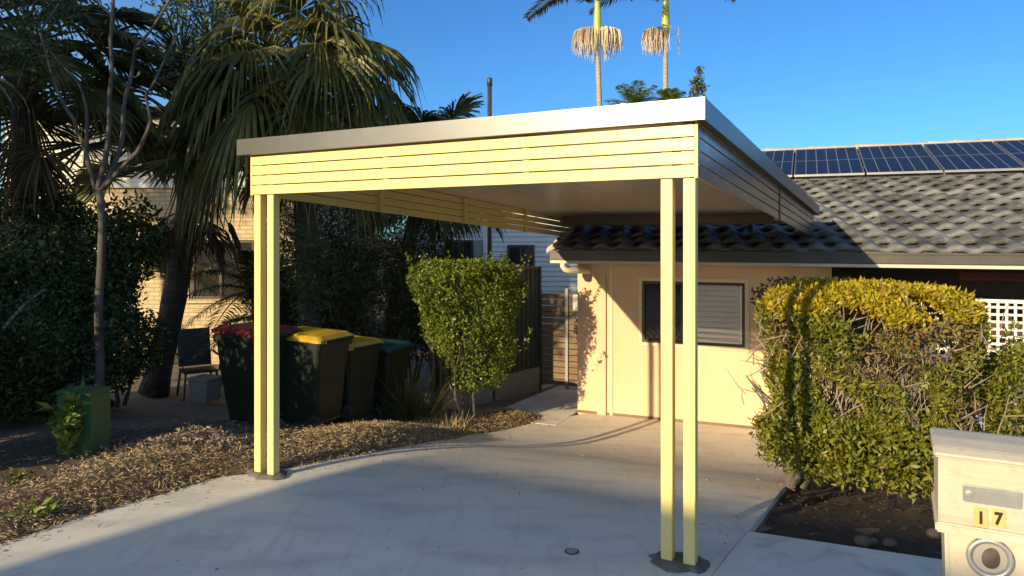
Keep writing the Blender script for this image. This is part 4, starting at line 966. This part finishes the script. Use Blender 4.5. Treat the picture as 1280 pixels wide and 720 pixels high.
# grassy tufts by bush stem
def tuft(label, x, y, h, r, n, seed, m='straw'):
    r_ = np.random.default_rng(seed); P = np.zeros((n, 3)); a = r_.uniform(0, 6.28, n); k = r_.uniform(0, r, n)
    P[:, 0] = x+np.cos(a)*k; P[:, 1] = y+np.sin(a)*k; P[:, 2] = g(x, y); D = np.stack([np.cos(a)*.5, np.sin(a)*.5, np.ones(n)], 1)+r_.normal(size=(n, 3))*.25
    return tag(leaves('grass_tuft', P, h, .012, m, D=D), label, 'grass tuft')
tuft('dry grass tuft under the bright green bush', bc.x-.25, bc.y-.3, .22, .3, 200, 4); tuft('thin olive grass tuft between bright bush and rightmost bin', bc.x-.65, bc.y-.1, .7, .2, 260, 5, 'midleaf')

p = gp(715, 690); dc = thing('drain_cap', 'small dark round cap set in the driveway concrete', 'drain cap', (p.x, p.y, p.z))
o = MB().tube([(0, 0, -.01), (0, 0, .006)], .042, 20).build('rim', 'darkmetal'); o.parent = dc; o = MB().tube([(0, 0, .0062), (0, 0, .009)], .032, 20).build('lid', 'greytub'); o.parent = dc
# ------------------------------------------------------------------ hedges on the right
def hedge_pts(n, c, half, seed, rnd=.25, hollow=.55, taper=.25, topc=None, gap=-.5, lean=0, nscale=3.2):
    r = np.random.default_rng(seed); c = np.array(c); half = np.array(half); out = []; tot = 0
    while tot < n:
        s = r.uniform(-1, 1, (n*2, 3)); pw = 3.2
        k1 = (np.abs(s[:, 0])**pw+np.abs(s[:, 1])**pw+np.abs(s[:, 2])**5); lim = 1+.35*lump_noise(s, nscale, seed)
        k = (k1 < lim) & ((k1 > hollow*lim) | (s[:, 2] > .85)); k &= lump_noise(s, 5, seed+5) > gap
        q = s[k]; f = 1-taper*(1-(q[:, 2]+1)/2)
        P = np.stack([q[:, 0]*half[0]*f+lean*q[:, 2], q[:, 1]*half[1]*f, q[:, 2]*half[2]], 1); out.append(P); tot += len(P)
    P = np.concatenate(out)[:n]
    ct, st = math.cos(th), -math.sin(th)
    Q = P.copy(); Q[:, 0] = P[:, 0]*ct-P[:, 1]*st; Q[:, 1] = P[:, 0]*st+P[:, 1]*ct
    return Q+c, P/half
hz = 5.62; hc = Vector(((1085-640)/FPX*hz, hz, .765)); hgz = -.02
hd = thing('garden_hedge', 'large boxy hedge with yellow top and twiggy sparse face beside the driveway', 'hedge', (hc.x, hc.y, hgz))
hh_ = (.80, .64, .71)
Q, S = hedge_pts(72000, hc+Vector((0, 0, .0)), hh_, 77, gap=-.2, hollow=.5, taper=.17)
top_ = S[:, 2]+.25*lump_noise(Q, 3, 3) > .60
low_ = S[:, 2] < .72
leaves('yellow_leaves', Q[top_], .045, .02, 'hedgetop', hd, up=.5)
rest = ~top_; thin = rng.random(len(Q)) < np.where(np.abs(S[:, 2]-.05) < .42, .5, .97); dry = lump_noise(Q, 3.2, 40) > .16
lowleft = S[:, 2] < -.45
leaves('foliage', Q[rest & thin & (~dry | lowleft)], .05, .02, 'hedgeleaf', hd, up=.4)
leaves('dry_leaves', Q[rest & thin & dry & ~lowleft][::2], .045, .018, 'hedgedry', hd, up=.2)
fr_ = hedge_pts(5200, hc+Vector((-.1, -.12, -.52)), (.80, .62, .22), 79, gap=-.4, hollow=.45, taper=.05)[0]
leaves('foliage', fr_, .055, .022, 'hedgeleaf', hd, up=.3)
mb = MB(); tips = []; rg = random.Random(8)
for i in range(24):
    x = rg.uniform(-.5, .5); y = rg.uniform(-.2, .25); p = hc+Vector((x*.88+y*.47, -x*.47+y*.88, 0)); p.z = -.03
    branchy(mb, p, (rg.uniform(-.5, .5), rg.uniform(-.5, .35), 1), rg.uniform(.33, .40), .015, 3, rg, tips, .5)
for i in range(200):   # twigs showing in the sparse face
    x = rg.uniform(-.85, .8); p = hc+Vector((x*.88-.47*.5*rg.uniform(.6, 1.05), -x*.47-.88*.5*rg.uniform(.6, 1.05), rg.uniform(-.4, .55)))
    d = Vector((rg.uniform(-.7, .9), rg.uniform(-.4, .2), rg.uniform(.1, 1))).normalized(); L_ = rg.uniform(.10, .28)
    mb.tube([p, p+d*L_*.5+Vector((rg.uniform(-.02, .02), 0, 0)), p+d*L_], [.0045, .004, .0015], 4, False)
mb.build('branches', 'twig', hd)
# overhanging shaded sprays at the hedge's left shoulder
q = ray(975, 400, 6.1); t = shrub('side_shrub', 'yellowish twiggy shrub spilling from the left shoulder of the hedge', 'shrub', (q.x+.15, q.y, g(q.x, q.y)), [((q.x+.05, q.y, q.z+.0), (.24, .25, .24)), ((q.x+.0, q.y, q.z+.08), (.2, .2, .1))], 2600, .045, .022, 'hedgeleaf', 51, 5, shell=.2, na=.3, sh=.28)
q = ray(990, 500, 6.0); gq = g(q.x, q.y)
shrub('tall_weed', 'narrow leaved green plant climbing the left corner of the hedge', 'plant', (q.x, q.y, gq), [((q.x, q.y-.1, .35), (.17, .2, .42)), ((q.x+.12, q.y-.2, .1), (.2, .2, .3))], 3200, .09, .010, 'bushleaf', 52, 5, shell=.05, na=.4, up=.1)
q = ray(975, 352, 8.4); shrub('shaded_shrub', 'dark shaded shrub under the house eave behind the hedge', 'shrub', (q.x+.3, q.y, g(q.x, q.y)), [((q.x+.1, q.y, q.z-.18), (.42, .35, .25)), ((q.x+.9, q.y-.2, q.z-.4), (.7, .4, .45))], 4500, .06, .03, 'darkleaf', 53, 4, shell=.2)
# second hedge at right edge
h2 = ray(1335, 500, 5.2); h2z = g(h2.x, h2.y)
h2d = thing('small_hedge', 'smaller green and yellow hedge at the right edge behind the mailbox', 'hedge', (h2.x, h2.y, h2z))
Q, S = hedge_pts(12000, (h2.x, h2.y, .48), (.58, .5, .52), 91, gap=-.4, hollow=.4)
leaves('foliage', Q, .045, .022, 'hedgeleaf', h2d, up=.4)
mb = MB(); tips = []
for i in range(10): branchy(mb, (h2.x+rg.uniform(-.3, .3), h2.y+rg.uniform(-.3, .3), -.03), (rg.uniform(-.5, .5), rg.uniform(-.5, .3), 1), .3, .012, 2, rg, tips)
mb.build('branches', 'twig', h2d)
q = ray(1262, 425, 6.6); shrub('leafy_sprig', 'thin leafy sprig rising in front of the white lattice', 'plant', (q.x, q.y, g(q.x, q.y)), [((q.x, q.y, q.z), (.1, .1, .22)), ((q.x+.2, q.y, q.z-.2), (.25, .2, .25))], 700, .05, .025, 'hedgeleaf', 54, 3, shell=.05)

# ------------------------------------------------------------------ mailbox
mc = Vector((1.41, 2.4, 0)); MU = -CA; MN = CB       # left front corner, along the face, into depth
def mf(x, y, z): return mc+MU*x+MN*y+Vector((0, 0, z))
MW = .31
mbx = thing('mailbox', 'cream moulded pedestal mailbox with house number 17 and round paper slot', 'mailbox', tuple(mc+MU*MW/2+MN*.15))
H0, H1 = .845, 1.145
ped = MB(); ped.hexa([mf(.045, .05, 0), mf(MW-.045, .05, 0), mf(MW-.045, .30, 0), mf(.045, .30, 0), mf(.025, .025, H0+.01), mf(MW-.025, .025, H0+.01), mf(MW-.025, .30, H0+.01), mf(.025, .30, H0+.01)]); 
ped.build('pedestal', 'mailbox', mbx, bevel=.014, seg=3, smooth=False)
def prof_box(prof, x0, x1, taper=0, bev=.012, name='box', m='mailbox'):
    n = len(prof); mb = MB(); mb.v = [tuple(mf(x0+taper*(H1-z)*0, y, z)) for y, z in prof]+[tuple(mf(x1, y, z)) for y, z in prof]
    mb.f = [tuple(range(n)), tuple(range(2*n-1, n-1, -1))]+[(i, n+i, n+(i+1) % n, (i+1) % n) for i in range(n)]
    return mb.build(name, m, mbx, bevel=bev, seg=3)
prof_box([(.015, H0-.0), (-.0, H0+.05), (-.012, 1.075), (.0, 1.085), (.0, 1.08), (.33, 1.08), (.33, H0)], 0.006, MW-.006, name='box')
prof_box([(-.014, 1.083), (-.016, 1.096), (.03, 1.112), (.12, 1.122), (.25, 1.118), (.345, 1.10), (.345, 1.083)], -.008, MW+.008, bev=.010, name='lid')
prof_box([(-.008, H0-.012), (-.008, H0+.022), (.34, H0+.022), (.34, H0-.012)], -.002, MW+.002, bev=.006, name='collar')
# groove panel on face, slot plate, numbers, paper ring
def fy(z): return -.0-.012*(z-(H0+.05))/(1.075-H0-.05)
def onf(x, z, off): return mf(x, fy(z)-off, z)
def plate(name, x0, x1, z0, z1, t0, t1, m, bevel=.002, parent=mbx):
    q = MB(); q.hexa([onf(x0, z0, t0), onf(x1, z0, t0), onf(x1, z0, t1), onf(x0, z0, t1), onf(x0, z1, t0), onf(x1, z1, t0), onf(x1, z1, t1), onf(x0, z1, t1)]); return q.build(name, m, parent, bevel=bevel)
def mpx(px, py):
    k = (px-640)/FPX; s = (k*mc.y-mc.x)/(MU.x-k*MU.y); y = mc.y+MU.y*s; return s, CH-(py-HY)/FPX*y
pl0 = mpx(1203, 625); pl1 = mpx(1278, 614)
sz = mpx(1240, 620)[1]
pl = plate('slot_plate', pl0[0], pl1[0], sz-.029, sz+.029, -.002, .006, 'silver', .005)
plate('slot_flap', pl0[0]+.035, pl1[0]-.012, sz-.019, sz+.019, .0062, .009, 'silver', .003, pl)
c0 = onf(pl0[0]+.018, sz, .006); MB().tube([c0, c0-MN*.003, c0-MN*.004], [.013, .012, .004], 16).build('knob', 'silver', pl)
plate('panel_ridge', .02, MW-.02, 1.028, 1.034, 0, .004, 'mailbox', .002)
plate('name_strip', .03, MW-.03, 1.052, 1.066, 0, .002, 'mailbox', .001)
def number(chx, s0, s1, z0, z1):
    pp = plate('number_plate', s0, s1, z0, z1, -.003, .004, 'numplate', .002)
    cu = bpy.data.curves.new('num', 'FONT'); cu.body = chx; cu.size = .054; cu.align_x = 'CENTER'; cu.align_y = 'CENTER'; cu.extrude = .0005; cu.offset = .0026
    ob = bpy.data.objects.new('tmp', cu); COL.objects.link(ob); dg = bpy.context.evaluated_depsgraph_get(); me = bpy.data.meshes.new_from_object(ob.evaluated_get(dg)); bpy.data.objects.remove(ob)
    cc = onf((s0+s1)/2, (z0+z1)/2, .0052); xa_ = MU; za_ = Vector((0, 0, 1)); ya_ = MN
    Mx = Matrix(((xa_.x, za_.x, -ya_.x, cc.x), (xa_.y, za_.y, -ya_.y, cc.y), (xa_.z, za_.z, -ya_.z, cc.z), (0, 0, 0, 1)))
    xs = [v.co.x for v in me.vertices]; ys = [v.co.y for v in me.vertices]; mx_ = (min(xs)+max(xs))/2; my_ = (min(ys)+max(ys))/2
    for v in me.vertices: v.co.x = (v.co.x-mx_)*.8; v.co.y -= my_
    me.transform(Mx); link('digit', me, 'black', pp)
a = mpx(1217, 645); b_ = mpx(1235, 645); number('1', a[0], b_[0], a[1]-.031, a[1]+.031)
a = mpx(1240, 647); b_ = mpx(1257, 647); number('7', a[0], b_[0], a[1]-.029, a[1]+.031)
cs, cz_ = mpx(1238, 700); cc = mf(cs, .022, cz_)
ring = MB(); n = 36; base = 0
for (rr, off) in ((.066, 0), (.066, .014), (.060, .019), (.050, .016), (.048, -.0)):
    for j in range(n): a = 2*math.pi*j/n; ring.v.append(tuple(cc+MU*math.cos(a)*rr+Vector((0, 0, 1))*math.sin(a)*rr-MN*off))
for i in range(4):
    for j in range(n): ring.f.append((i*n+j, i*n+(j+1) % n, (i+1)*n+(j+1) % n, (i+1)*n+j))
rg_ = ring.build('paper_ring', 'silver', mbx, smooth=True)
MB().tube([cc-MN*.001, cc-MN*.004], .048, 30).build('tube_back', 'greytub', rg_)
sphere_mb((0, 0, 0), .034, 16, (1, .35, 1)).build('ball', 'stone', rg_, smooth=True).location = cc-MN*.006+MU*.006
